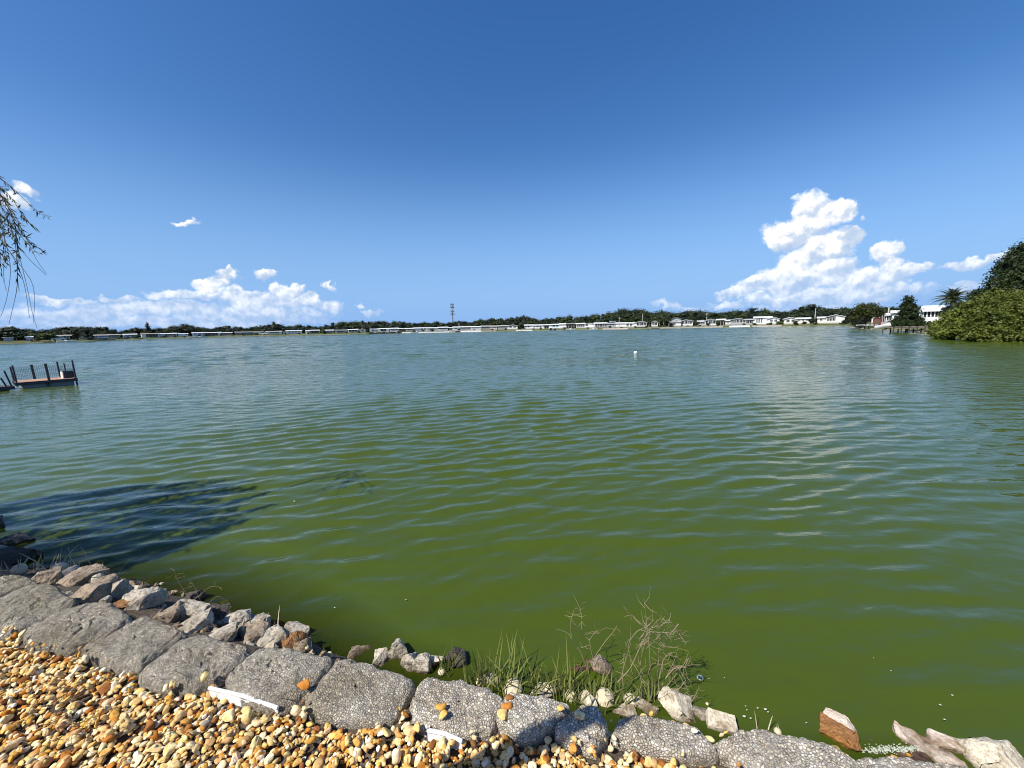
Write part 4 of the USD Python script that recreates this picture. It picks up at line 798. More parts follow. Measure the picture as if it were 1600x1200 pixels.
def wire_panel(a, b, z0, z1, n, mrows, par):
    a, b = np.array(a, float), np.array(b, float); parts = [tube([(*(a + (b - a) * t), z0), (*(a + (b - a) * t), z1)], .0045, 3, False) for t in np.linspace(0, 1, n)]
    parts += [tube([(*a, z), (*b, z)], .0045, 3, False) for z in np.linspace(z0, z1, mrows)]
    obj('wire_panel', cat_(parts), M['post'], par)
for (a, b) in (((.03, Wd), (L * .36, Wd)), ((L * .36, Wd), (L * .80, Wd * .95)), ((L * .80, Wd * .95), (L * .92, Wd * .98)), ((L * .92, Wd * .98), (L - .02, -.02))): wire_panel(a, b, zd + .06, zd + .58, 14 if abs(a[0] - b[0]) > .5 else 6, 6, p)
base = np.array([fl[0], fl[1], 0]) + u * (L * .885) + v_ * .48
p2 = thing('open_box', 'open pale box with a dark inside at the right end of the floating dock', 'box', (*base[:2], zd + .006), math.atan2(u[1], u[0]) + .1)
for q_ in ((-.2, -.17, -.16, .16), (.17, .2, -.16, .16), (-.169, .169, -.16, -.13), (-.169, .169, .13, .16)): obj('side', bx(*q_, 0, .30), M['cream'] if q_[0] < -.18 else M['post'], p2)
obj('bottom', bx(-.169, .169, -.129, .129, 0, .02), M['grey'], p2); obj('lid', bx(-.2, .2, -.16, .16, .302, .32) if False else prism([(-.2, .303), (.2, .345), (.2, .36), (-.2, .318)], -.02, .17), M['post'], p2)
b0 = np.array([fl[0], fl[1], 0]) - u * 1.95 - v_ * .1
p3 = thing('gangway', 'low dark gangway with black leaning posts left of the floating dock', 'gangway', (*b0[:2], 0), math.atan2(u[1], u[0]))
for k in range(9): obj('deck_board', bx(k * .21, k * .21 + .198, 0, .8,   .13, .165 + .004 * (k % 2)), M['dock_dark'], p3)
obj('side_beam', bx(0, 1.9, -.05, -.003, .02, .155), M['post'], p3); obj('float', bx(.1, 1.75, .08, .72, -.1, .125), M['black'], p3)
for x, y, h in ((1.10, .0, .8), (1.35, .05, .6), (1.55, .75, .7), (1.72, .1, .4), (1.84, .02, .7)): obj('post', tube([(x, y, .05), (x - .13, y, .13 + h)], .028, 8), M['post'], p3, smooth=40)

# ------------------------------------------------------------------ willow on the bank, left of the picture
rng = np.random.default_rng(77); wb = np.array([-7.2, 1.7, .5])
p = thing('willow_tree', 'thin weeping willow with hanging twigs at the left edge of the picture', 'tree', tuple(wb))
limbs = []
for e in ((-5.35, 3.75, 4.15), (-6.2, 2.9, 4.5), (-7.4, 2.7, 4.8), (-8.7, 2.2, 4.5), (-6.3, 1.6, 4.4), (-8.0, 1.2, 4.6), (-5.7, 2.6, 4.1)):
    e = np.array(e) - wb; k = np.array([0, 0, 1.7 + rng.random() * .8]); t = np.linspace(0, 1, 8)[:, None]
    limbs.append((1 - t) ** 2 * k + 2 * t * (1 - t) * (k * .5 + e * .5 + [0, 0, .9]) + t ** 2 * e)
obj('trunk', cat_([tube([(0, 0, -.5), (.05, .05, .6), (0, .1, 1.6), (.05, .15, 2.6)], [.24, .19, .16, .11], 10)] + [tube(l, np.linspace(.09, .014, 8) * (.35 if k == 0 else 1), 7) for k, l in enumerate(limbs)]), M['bark'], p, smooth=40)
def strand(pts, par, leaf_from=0.0, leaf_to=1.0, dens=42, name='hanging_twig', leafs=.085):
    pts = np.asarray(pts, float); seg = np.r_[0, np.cumsum(np.linalg.norm(np.diff(pts, axis=0), axis=1))]; n = max(6, int(seg[-1] / .07)); s = np.linspace(0, seg[-1], n)
    c = np.stack([np.interp(s, seg, pts[:, i]) for i in range(3)], 1)
    for _ in range(2): c[1:-1] = (c[:-2] + 2 * c[1:-1] + c[2:]) / 4
    tw = tube(c, np.linspace(.004, .0016, n), 4); N = int(seg[-1] * dens * (leaf_to - leaf_from)); parts = []
    for q in np.sort(rng.uniform(leaf_from, leaf_to, N)):
        i = q * (n - 1); k = min(int(i), n - 2); o = c[k] + (c[k + 1] - c[k]) * (i - k); t = c[k + 1] - c[k]; t /= np.linalg.norm(t) + 1e-9
        d = t * .75 + rng.normal(size=3) * .45 + [0, 0, -.35]; d /= np.linalg.norm(d); w = np.cross(d, rng.normal(size=3)); w /= np.linalg.norm(w); l = leafs * rng.uniform(.6, 1.25)
        parts.append((np.array([o, o + d * l * .45 + w * l * .085, o + d * l, o + d * l * .45 - w * l * .085]), np.array([[0, 1, 2], [0, 2, 3]])))
    return tw, parts
seen = [([(-14, 268), (20, 292), (45, 320), (65, 335), (76, 340)], .1, 1), ([(-12, 284), (15, 300), (30, 330), (45, 350), (55, 355)], .1, 1), ([(-6, 292), (20, 330), (40, 370), (52, 395), (60, 415), (73, 428)], .1, .8), ([(-8, 306), (15, 345), (25, 380), (27, 420), (28, 450), (20, 480), (14, 507)], .05, .6),
        ([(-4, 296), (22, 340), (30, 400), (38, 430), (45, 460), (50, 490), (58, 512)], .1, .55), ([(2, 312), (40, 375), (55, 385), (66, 392)], .1, 1), ([(-8, 326), (10, 380), (18, 420), (14, 450), (8, 480), (1, 495)], .0, .55), ([(8, 340), (42, 380), (58, 398), (66, 396)], .2, 1), ([(5, 380), (40, 425), (54, 445), (54, 480), (52, 505)], .05, .35),
        ([(8, 350), (28, 372), (29, 400), (26, 430), (30, 455)], .1, .9), ([(30, 385), (47, 410), (62, 418), (72, 430)], .0, .3), ([(18, 395), (36, 432), (43, 470), (46, 497)], .0, .35), ([(-10, 335), (4, 370), (8, 400), (4, 430), (10, 455)], .0, .8), ([(-12, 350), (2, 390), (0, 420), (6, 440)], .0, .9), ([(-10, 290), (12, 318), (24, 350), (26, 390), (31, 410)], .05, 1), ([(-6, 318), (6, 350), (8, 395), (12, 415)], .05, 1)]
for k, (pl, a, b) in enumerate(seen):
    y0 = 3.75 + .28 * rng.normal() * .6
    pts = [ony(px, py, y0 + .05 * math.sin(k + i)) - wb for i, (px, py) in enumerate(pl)]
    far_pt = np.array([-5.35, 3.75, 4.15]) - wb; pts = [far_pt * .5 + pts[0] * .5 + [0, 0, .03]] + pts
    tw, lv = strand(pts, p, .12 + a * .6, max(.3, b), 62, leafs=.062); t_ = obj('hanging_twig', tw, M['twig'], p); 
    if lv: obj('leaves', cat_(lv), M['willow_leaf'], t_)
tw_all, lv_all = [], []
while len(tw_all) < 230:
    a, r = rng.random() * 2 * PI, rng.random() ** .5; o = np.array([-7.55 + 1.9 * r * math.cos(a), 2.3 + 1.2 * r * math.sin(a), 4.7 - .7 * r * r + .15 * rng.normal()]); L_ = rng.uniform(.9, 2.4)
    pts = [o + [.25 * math.cos(a) * t, .25 * math.sin(a) * t, -L_ * t ** 1.15 + .12 * t] for t in np.linspace(0, 1, 6)]
    if (proj(pts)[:, 0] > -14).any() and (proj(pts)[:, 2] > 0).any(): continue
    tw, lv = strand(np.array(pts) - wb, p, 0, 1, 55, leafs=.15); tw_all.append(tw); lv_all += lv
cr = obj('crown', cat_(lv_all), M['willow_leaf'], p); obj('twigs', cat_(tw_all), M['twig'], cr)

# ------------------------------------------------------------------ near bank: concrete sacks, gravel, rocks, plants
def sack_material(name, light, dark, patch, worn, agg=110.0):
    n = {'g': ('geometry', {}), 'v': ('voronoi_texture', dict(scale=agg, feature='f1')), 've': ('voronoi_texture', dict(scale=agg, feature='distance_to_edge')),
         'n': ('noise_texture', dict(scale=7.0, detail=8.0, roughness=.65)), 'n2': ('noise_texture', dict(scale=60.0, detail=4.0)), 'nb': ('noise_texture', dict(scale=160.0, detail=4.0, roughness=.7)),
         'sc': ('separate_color', {}), 'st': ('rgb_ramp', dict(ramp=[(0.0, tuple(.3 * a + .7 * b for a, b in zip(light, dark))), (.35, tuple(.6 * a + .4 * b for a, b in zip(light, dark))), (.75, light), (1.0, tuple(min(.85, c * 1.25) for c in light))])),
         'gap': ('map_range', dict(from_min=.0, from_max=.22, clamp=True)), 'mxg': ('mix_color', dict(a=tuple(c * .75 for c in dark))),
         'pt': ('rgb_ramp', dict(ramp=[(worn - .12, (0, 0, 0)), (worn + .14, (1, 1, 1))])), 'mxp': ('mix_color', dict(b=patch)), 'ps': ('separate_color', {}), 'pm': ('math', dict(math_type='multiply', value2=.72)),
         'dirt': ('rgb_ramp', dict(ramp=[(.3, (.55, .53, .50)), (.7, (1.1, 1.08, 1.05))])), 'n3': ('noise_texture', dict(scale=3.2, detail=5.0, roughness=.6)), 'st2': ('rgb_ramp', dict(ramp=[(.36, (.62, .58, .50)), (.55, (1, 1, 1))])), 'mul2': ('mix_color', dict(blend_type='multiply', fac=.8, use_clamp=False)), 'mul': ('mix_color', dict(blend_type='multiply', fac=1.0, use_clamp=False)),
         'hm': ('math', dict(math_type='multiply_add', value2=.6)), 'b': ('bump', dict(strength=1.0, distance=.006)), 'p': ('principled_bsdf', dict(roughness=.95, specular_ior_level=.25))}
    l = [('g.position', 'v.vector'), ('g.position', 've.vector'), ('g.position', 'n.vector'), ('g.position', 'n2.vector'), ('g.position', 'nb.vector'), ('v.color', 'sc.color'), ('sc.r', 'st.fac'), ('ve.distance', 'gap.value'),
         ('gap.result', 'mxg.fac'), ('st.color', 'mxg.b'), ('n.fac', 'pt.fac'), ('pt.color', 'ps.color'), ('ps.r', 'pm.value1'), ('pm.value', 'mxp.fac'), ('mxg.result', 'mxp.a'), ('n2.fac', 'dirt.fac'), ('mxp.result', 'mul.a'), ('dirt.color', 'mul.b'),
         ('g.position', 'n3.vector'), ('n3.fac', 'st2.fac'), ('mul.result', 'mul2.a'), ('st2.color', 'mul2.b'), ('mul2.result', 'p.base_color'), ('gap.result', 'hm.value1'), ('nb.fac', 'hm.value3'), ('hm.value', 'b.height'), ('b.normal', 'p.normal')]
    return MAT(name, n, l)
M['sack_grey'] = sack_material('weathered_sack_concrete', (.65, .59, .495), (.27, .24, .195), (.28, .265, .215), .47)
M['sack_mid'] = sack_material('sack_concrete', (.73, .67, .57), (.31, .28, .235), (.37, .345, .29), .52)
M['sack_pale'] = sack_material('bleached_sack_concrete', (.86, .79, .67), (.37, .335, .28), (.58, .545, .47), .60, 98.0)
SACKS = [
    ([(0, 897), (38, 895), (60, 907), (30, 915), (0, 927), (-60, 950), (-90, 915)], 'sack_grey', 'uppermost grey concrete sack at the left edge of the row'),
    ([(0, 930), (48, 911), (82, 912), (120, 934), (105, 945), (32, 977), (10, 982), (-40, 975), (-60, 950)], 'sack_grey', 'second concrete sack from the left edge, grey with pale lichen'),
    ([(36, 977), (95, 947), (140, 935), (170, 937), (205, 959), (197, 966), (150, 994), (100, 1009), (45, 998)], 'sack_grey', 'third concrete sack from the left, lying under the tan rocks'),
    ([(127, 1005), (195, 968), (225, 962), (265, 972), (290, 985), (270, 1000), (217, 1036), (175, 1030), (137, 1018)], 'sack_grey', 'concrete sack with a dark crack across it, fourth from the left'),
    ([(215, 1046), (232, 1027), (295, 987), (325, 985), (387, 1005), (380, 1022), (350, 1047), (295, 1068), (222, 1056)], 'sack_grey', 'grey cracked concrete sack left of the long white strip'),
    ([(352, 1052), (360, 1042), (402, 1007), (440, 1006), (516, 1020), (512, 1034), (480, 1072), (435, 1098), (405, 1092), (365, 1075)], 'sack_mid', 'concrete sack directly above the long white strip'),
    ([(477, 1079), (527, 1022), (540, 1019), (567, 1027), (643, 1052), (642, 1067), (607, 1115), (562, 1116), (515, 1110), (482, 1098)], 'sack_mid', 'smooth flat-topped grey concrete sack left of the white upright rocks'),
    ([(642, 1092), (660, 1053), (720, 1055), (768, 1070), (786, 1082), (776, 1112), (765, 1132), (700, 1136), (652, 1122)], 'sack_pale', 'pale pebbly concrete sack right of the upright rocks, with two yellow stones'),
    ([(777, 1112), (788, 1080), (840, 1081), (886, 1092), (891, 1101), (868, 1121), (827, 1147), (792, 1132)], 'sack_pale', 'pale concrete sack partly under the dark slanting shadow'),
    ([(868, 1127), (892, 1110), (906, 1097), (934, 1101), (948, 1125), (948, 1142), (930, 1162), (898, 1150), (870, 1140)], 'sack_pale', 'small pale concrete sack right of the slanting shadow'),
    ([(957, 1143), (966, 1119), (986, 1109), (1050, 1115), (1092, 1129), (1112, 1148), (1122, 1164), (1108, 1170), (1066, 1172), (1002, 1158)], 'sack_pale', 'large pale concrete sack in front of the cream wedge-shaped rock'),
    ([(1116, 1150), (1155, 1134), (1180, 1135), (1232, 1146), (1272, 1151), (1327, 1171), (1342, 1188), (1336, 1222), (1250, 1240), (1190, 1222), (1150, 1180)], 'sack_pale', 'long pale concrete sack at the water left of the wet orange rock'),
    ([(1334, 1180), (1381, 1174), (1447, 1182), (1512, 1188), (1556, 1206), (1580, 1240), (1440, 1262), (1346, 1228)], 'sack_pale', 'pale concrete sack at the bottom edge below the broken pinkish slab')]
sack_polys = []
def sack(outline, mat, label, k):
    rng = np.random.default_rng(100 + k)
    P = np.array([onz(px, py, ZB + .02)[:2] for px, py in outline]); c = P.mean(0)
    Q = np.vstack([P, P[:1]]); d = np.r_[0, np.cumsum(np.linalg.norm(np.diff(Q, axis=0), axis=1))]; n = 132; t = np.linspace(0, d[-1], n, endpoint=False)
    ring = np.stack([np.interp(t, d, Q[:, i]) for i in (0, 1)], 1)
    for _ in range(4): ring = (np.roll(ring, 1, 0) + 2 * ring + np.roll(ring, -1, 0)) / 4
    ring = c + (ring - c) * 1.065
    sack_polys.append(Polygon(ring))
    H = .060; radii = np.r_[np.linspace(0.0, .86, 30)[1:], np.linspace(.88, 1.0, 12)]
    vs = [np.array([[*c, 0.0]])]
    for r in radii:
        xy = c + (ring - c) * r; z = np.full(n, H * (max(0, 1 - r ** 8.0)) ** .5); vs.append(np.column_stack([xy, z]))
    for zz, sc_ in ((-.04, 1.012), (-.10, 1.005), (-.17, .97), (-.24, .92)): vs.append(np.column_stack([c + (ring - c) * sc_, np.full(n, zz)]))
    v = np.vstack(vs); m_ = len(vs) - 1; f = [np.stack([np.zeros(n, int), 1 + np.arange(n), 1 + (np.arange(n) + 1) % n], 1)]
    for q in range(m_ - 1):
        a = 1 + q * n + np.arange(n); b = 1 + q * n + (np.arange(n) + 1) % n; f += [np.stack([a, a + n, b + n], 1), np.stack([a, b + n, b], 1)]
    f = np.vstack(f)
    w = v + [0, 0, 0]; N = meshkit.fbm(w * [9, 9, 9] + k * 7, 4, k) - .5; N2 = meshkit.fbm(w * 28 + k, 3, k + 50) - .5
    top = v[:, 2] > -.02; out = v[:, :2] - c; ln = np.linalg.norm(out, axis=1, keepdims=True) + 1e-6
    cr = meshkit.noise(np.column_stack([w[:, 0] * 6 + N * 1.2, w[:, 1] * 6 + N2, 0 * w[:, 0]]), k + 9); crack = np.exp(-((cr - .5) / .022) ** 2) * .013
    v[:, 2] += np.where(top, N * .05 + N2 * .018 - crack, 0); v[:, :2] += out / ln * (np.where(top, N2 * .012, N * .03 + N2 * .02))[:, None] * np.clip(ln / .12, 0, 1)
    pts = rng.uniform([c[0] - .6, c[1] - .6], [c[0] + .6, c[1] + .6], size=(int(1.44 / .011 ** 2 * .8), 2)); dd, ii = cKDTree(pts).query(v[:, :2]); ag = np.clip(1 - (dd / .0065) ** 2, 0, 1) * rng.uniform(.3, 1.0, len(pts))[ii]
    v[:, 2] += np.where(top, ag * .005, 0)
    zc = ZB - .045 + rng.uniform(-.008, .012)
    p = thing('concrete_sack', label, 'concrete sack', (c[0], c[1], zc)); vv = v - [c[0], c[1], 0]
    obj('body', (vv, f), M[mat], p, smooth=True)
for k, (o, mt, lab) in enumerate(SACKS): sack(o, mt, lab, k)

# --- rocks
def rock_material(name, base, stain, speck, rough=.9, lo=.42):
    n = {'g': ('texture_coordinate', {}), 'n': ('noise_texture', dict(scale=9.0, detail=8.0, roughness=.65)), 'n2': ('noise_texture', dict(scale=55.0, detail=6.0, roughness=.7)), 'o': ('object_info', {}),
         'r': ('rgb_ramp', dict(ramp=[(lo - .12, stain), (lo + .10, base), (.8, tuple(min(.8, c * 1.2) for c in base))])), 'r2': ('rgb_ramp', dict(ramp=[(.34, speck), (.50, (1, 1, 1))])),
         'm': ('mix_color', dict(blend_type='multiply', fac=1.0)), 'b': ('bump', dict(strength=1.0, distance=.014)), 'gp': ('geometry', {}), 'sz': ('separate_xyz', {}), 'zn': ('math', dict(math_type='multiply_add', value2=.09)), 'wet': ('rgb_ramp', dict(ramp=[(.045, (.30, .26, .20)), (.075, (1, 1, 1))])), 'm2': ('mix_color', dict(blend_type='multiply', fac=1.0)), 'p': ('principled_bsdf', dict(roughness=rough))}
    return MAT(name, n, [('g.object', 'n.vector'), ('g.object', 'n2.vector'), ('n.fac', 'r.fac'), ('n2.fac', 'r2.fac'), ('r.color', 'm.a'), ('r2.color', 'm.b'), ('gp.position', 'sz.vector'), ('n.fac', 'zn.value1'), ('sz.z', 'zn.value3'), ('zn.value', 'wet.fac'), ('m.result', 'm2.a'), ('wet.color', 'm2.b'), ('m2.result', 'p.base_color'), ('n2.fac', 'b.height'), ('b.normal', 'p.normal')])
M['rock_pale'] = rock_material('pale_limestone', (.47, .42, .34), (.22, .17, .11), (.35, .31, .26))
M['rock_cream'] = rock_material('cream_limestone', (.62, .56, .44), (.36, .26, .15), (.5, .42, .32))
M['rock_tan'] = rock_material('tan_limestone', (.31, .245, .175), (.12, .085, .055), (.3, .25, .2))
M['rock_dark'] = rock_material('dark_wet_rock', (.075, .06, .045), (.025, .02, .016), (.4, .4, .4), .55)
M['rock_rust'] = rock_material('wet_rust_rock', (.30, .135, .035), (.10, .045, .018), (.4, .35, .3), .3)
M['rock_pink'] = rock_material('pinkish_slab', (.62, .53, .44), (.44, .31, .22), (.7, .64, .58))
M['rock_redwet'] = rock_material('wet_red_slab', (.21, .115, .06), (.10, .05, .028), (.5, .4, .35), .35)
M['rock_olive'] = rock_material('sunken_olive_rock', (.12, .10, .03), (.05, .04, .012), (.5, .5, .4), .5)
def rock_mesh(w, d, h, seed, flat=False, n=15, fine=15):
    rng = np.random.default_rng(seed); p = rng.normal(size=(n, 3)); p /= np.linalg.norm(p, axis=1, keepdims=True); p = np.sign(p) * np.abs(p) ** (.62 if flat else .8)
    p *= np.array([w, d, h]) / 2 / np.abs(p).max(0)
    if flat == 2: p = (np.array([[a, b, c] for a in (-1, 1) for b in (-1, 1) for c in (-1, 1)]) * rng.uniform(.78, 1.0, (8, 3)) * np.array([w, d, h]) / 2)
    m_ = trimesh.convex.convex_hull(p)
    m_ = m_.subdivide_to_size(max(w, d, h) / fine, max_iter=12); v = np.array(m_.vertices)
    s = max(w, d); N = meshkit.fbm(v / s * 5 + seed, 4, seed) - .5; nn = m_.vertex_normals; N3 = meshkit.fbm(v / s * 16 + seed, 3, seed + 1) - .5; v = v + nn * (N * s * (.05 if flat == 2 else .13) + N3 * s * (.025 if flat == 2 else .045))[:, None]
    return v, np.array(m_.faces)
ROCKS = [  # px, py (centre), width, height in pixels, material, flat, label
    (75, 900, 36, 22, 'rock_tan', 0, 'brown rock below the leftmost dry grass stems'), (98, 896, 40, 15, 'rock_pale', 1, 'flat pale rock beside the dry grass stems at the left'), (132, 902, 52, 30, 'rock_tan', 0, 'rough brown rock with dead roots right of the dry grass'),
    (160, 918, 48, 30, 'rock_tan', 0, 'tan rock left of the square pale-topped rock'), (186, 920, 30, 28, 'rock_pale', 0, 'square pale-topped rock with a black right side'), (142, 930, 50, 20, 'rock_tan', 0, 'low dark-edged rock just above the third sack'),
    (226, 936, 50, 36, 'rock_pale', 0, 'chunky pale rock with a ridged top right of the square rock'), (190, 944, 30, 15, 'rock_rust', 1, 'small flat orange-tan rock between sack and chunky pale rock'), (165, 937, 14, 12, 'rock_pale', 0, 'very small whitish rock above the third sack'),
    (272, 957, 42, 30, 'rock_tan', 0, 'tan rock with rusty dirt right of the chunky pale rock'), (302, 952, 48, 44, 'rock_pale', 0, 'tall angular pale rock with sharp peak near the water'), (338, 956, 38, 22, 'rock_dark', 1, 'dark flat-faced rock right of the tall angular rock'),
    (305, 930, 24, 20, 'rock_dark', 0, 'dark wet rock standing in the water behind the angular rock'), (307, 973, 46, 24, 'rock_pale', 0, 'pale rock just above the fifth sack'), (368, 970, 42, 28, 'rock_pale', 0, 'pale rock under the second dry grass clump'),
    (388, 990, 50, 28, 'rock_tan', 0, 'grey-tan ridged rock in front of the second dry grass clump'), (352, 991, 40, 20, 'rock_pale', 0, 'low pale rock touching the fifth sack'), (398, 975, 46, 26, 'rock_pale', 0, 'grey rock behind the second dry grass clump'),
    (426, 996, 44, 28, 'rock_pale', 0, 'pale lumpy rock left of the pointed rock'), (463, 985, 36, 34, 'rock_pale', 0, 'pointed angular rock beside the small yellow weed'), (458, 1004, 40, 20, 'rock_rust', 0, 'rusty brown rock below the pointed rock'), (474, 1008, 26, 22, 'rock_tan', 0, 'small tan rock above the sack over the white strip'),
    (562, 1019, 34, 13, 'rock_tan', 1, 'flat brown rock lying at the water above the flat-topped sack'), (598, 1026, 30, 30, 'rock_pale', 0, 'pale rock with a shaded right face, left of the upright rock'), (622, 1016, 32, 46, 'rock_pale', 0, 'tall upright whitish rock at the waterline'),
    (645, 1031, 34, 38, 'rock_pale', 0, 'slanted pale rock right of the tall upright one'), (661, 1038, 26, 38, 'rock_pale', 0, 'narrow grey rock leaning on the slanted pale rock'), (680, 1032, 26, 26, 'rock_cream', 0, 'small white rock behind the first green grass tuft'),
    (712, 1028, 36, 32, 'rock_dark', 0, 'dark brown rock in the water by the first green grass'), (765, 1063, 24, 22, 'rock_cream', 0, 'small cream rock at the foot of the wide grass tuft'), (856, 1081, 50, 13, 'rock_cream', 1, 'flat white slab between sack and grass'),
    (917, 1091, 32, 24, 'rock_cream', 0, 'white wedge rock right of the flat white slab'), (938, 1040, 36, 30, 'rock_tan', 0, 'brown rock breaking the surface behind the dead weed'), (896, 1034, 66, 26, 'rock_rust', 1, 'orange rock lying under water behind the grass'),
    (975, 1108, 36, 13, 'rock_cream', 1, 'left flat white slab at the foot of the dead bush'), (1010, 1104, 34, 14, 'rock_cream', 1, 'right flat white slab at the foot of the dead bush'), (1058, 1099, 54, 42, 'rock_cream', 0, 'large cream wedge-shaped rock right of the dead bush'),
    (1126, 1129, 42, 28, 'rock_cream', 2, 'squared cream rock with a split face on the long sack'), (1098, 1114, 40, 15, 'rock_pale', 1, 'flat pale rock between the wedge-shaped and the squared cream rock'),
    (1311, 1127, 40, 27, 'rock_pink', 1, 'whitish dry block standing out of the water on the wet orange rock'), (1308, 1143, 58, 42, 'rock_rust', 1, 'wet orange-brown rock slab sloping into the water'), (1362, 1153, 38, 26, 'rock_olive', 0, 'olive rock just under water right of the wet orange rock'),
    (1416, 1174, 50, 18, 'rock_redwet', 1, 'wet red-brown lower slab left of the pinkish slab'), (1428, 1155, 52, 22, 'rock_pink', 1, 'left half of the broken pinkish slab'), (1474, 1162, 50, 24, 'rock_pink', 1, 'right half of the broken pinkish slab'), (1470, 1180, 62, 18, 'rock_pink', 1, 'lower step of the broken pinkish slab above the last sack'),
    (1566, 1182, 96, 72, 'rock_cream', 0, 'big cream boulder in the bottom right corner'),
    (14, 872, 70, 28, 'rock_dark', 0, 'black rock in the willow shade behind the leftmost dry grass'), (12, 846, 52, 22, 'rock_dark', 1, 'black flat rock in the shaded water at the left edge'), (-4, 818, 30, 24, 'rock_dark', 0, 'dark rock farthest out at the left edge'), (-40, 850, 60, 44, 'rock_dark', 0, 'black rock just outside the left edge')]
for k, (px, py, w, h, mt, flat, lab) in enumerate(ROCKS):
    hit = near_hit(px, py + h * .22, .02); dep_ = (hit - EYE) @ FWD
    if hit[2] < -.02: hit = onz(px, py + h * .22, -.01); dep_ = (hit - EYE) @ FWD
    W, Hh = w * dep_ / FPX * (1.08 if px > 1200 else 1.08), h * dep_ / FPX * (1.05 if px > 1200 else 1.1)
    if flat: dm = (W, W * .62, max(.045, Hh * (.72 if px > 1200 else .75)))
    else: dm = (W, W * .8, max(Hh, W * .6))
    if mt == 'rock_pink': hit = hit + [0, 0, .006]
    if 'under water' in lab: hit = hit - [0, 0, dm[2] * .42]
    rz = math.atan2(-hit[0], hit[1]) + np.random.default_rng(k).normal() * .25; v, f = rock_mesh(*dm, 200 + k, flat, 13 if flat else 15)
    tx = np.random.default_rng(k + 7).normal() * (.06 if flat else .12); v = trimesh.transform_points(v, trimesh.transformations.euler_matrix(tx + (.12 if flat else 0), tx * .7, rz))
    pr = solo('rock', (v + hit + [0, 0, dm[2] * .12], f), M[mt], lab, 'rock', smooth=22)

parts = []; rngr = np.random.default_rng(41); cols = []
while len(parts) < 420:
    x = rngr.uniform(-4.6, 1.2); e1 = edge[:, :2]; o1 = np.argsort(e1[:, 0]); y = np.interp(x, e1[o1, 0], e1[o1, 1]) + rngr.uniform(.04, .9) * np.interp(x, [-4, -2.4, -.8, .2, 1.2], [1.1, 1.0, .5, .4, .3]); z = float(near_z(x, y))
    if z < -.06: continue
    w = rngr.uniform(.025, .10) * (1 if x < -.6 else .7); v, f = rock_mesh(w, w * rngr.uniform(.6, .9), w * rngr.uniform(.45, .8), 900 + len(parts), False, 11, 5) if len(parts) < 60 else parts[int(rngr.integers(60))]
    if len(parts) >= 60: v = v - v.mean(0)
    v = v @ trimesh.transformations.euler_matrix(*rngr.normal(size=3) * [.4, .4, 3])[:3, :3].T; parts.append((v + [x, y, z + w * .12], f))
    cols.append(np.tile(np.array([(.36, .30, .22), (.20, .155, .105), (.11, .085, .06), (.46, .41, .33), (.24, .17, .10)])[int(rngr.integers(5))] * rngr.uniform(.8, 1.15), (len(v), 1)))
rub = MAT('broken_stone', {'c': ('attribute', dict(attribute='tint')), 'g': ('texture_coordinate', {}), 'n': ('noise_texture', dict(scale=45.0, detail=6.0, roughness=.7)), 'r': ('rgb_ramp', dict(ramp=[(.3, (.5, .48, .45)), (.6, (1.1, 1.1, 1.1))])), 'm': ('mix_color', dict(blend_type='multiply', fac=1.0, use_clamp=False)), 'p': ('principled_bsdf', dict(roughness=.9))},
          [('g.object', 'n.vector'), ('n.fac', 'r.fac'), ('c.color', 'm.a'), ('r.color', 'm.b'), ('m.result', 'p.base_color')])
rubm = trimesh.Trimesh(*cat_(parts), process=False)
tag(obj('rubble', rubm, rub, tint=np.vstack(cols)), 'small broken stones and dirt between the rocks on the slope', 'rubble', kind='stuff')

# --- gravel
def pebble_shape(rng, sub):
    s = trimesh.creation.icosphere(sub, 1.0); v = np.array(s.vertices); a = np.array([1.0, rng.uniform(.6, .95), rng.uniform(.38, .68)])
    v = np.sign(v) * np.abs(v) ** rng.uniform(.86, 1.0); off = rng.random(3) * 50; v = v * (1 + .62 * (meshkit.noise(v * 1.25 + off) - .5) + .26 * (meshkit.noise(v * 2.9 + off) - .5))[:, None]
    for _ in range(4):                                 # worn flats
        d = rng.normal(size=3); d /= np.linalg.norm(d); t = v @ d; lim = rng.uniform(.5, .82); v -= np.outer(np.maximum(t - lim, 0) * .75, d)
    return v * a, np.array(s.faces)
rng = np.random.default_rng(9)
SH2 = [pebble_shape(rng, 2) for _ in range(28)]; SH1 = [pebble_shape(rng, 1) for _ in range(20)]
PAL = np.array([(.66, .49, .22), (.76, .62, .36), (.76, .66, .45), (.56, .31, .075), (.44, .18, .035), (.26, .115, .04), (.80, .75, .64), (.50, .33, .15), (.68, .44, .14), (.36, .33, .28)]); PW = np.array([.22, .19, .13, .13, .08, .06, .06, .06, .06, .01]); PW /= PW.sum()
gn = {'g': ('texture_coordinate', {}), 'c': ('attribute', dict(attribute='tint')), 'n': ('noise_texture', dict(scale=70.0, detail=6.0, roughness=.65, distortion=.6)), 'n2': ('noise_texture', dict(scale=28.0, detail=3.0)),
      'r': ('rgb_ramp', dict(ramp=[(.28, (.62, .50, .34)), (.5, (1, 1, 1)), (.72, (1.18, 1.15, 1.08))])), 'r2': ('rgb_ramp', dict(ramp=[(.35, (.75, .58, .36)), (.6, (1.05, 1.05, 1.05))])), 'm': ('mix_color', dict(blend_type='multiply', fac=.85, use_clamp=False)), 'm2': ('mix_color', dict(blend_type='multiply', fac=.7, use_clamp=False)),
      'b': ('bump', dict(strength=1.0, distance=.0025)), 'p': ('principled_bsdf', dict(roughness=.92, specular_ior_level=.12))}
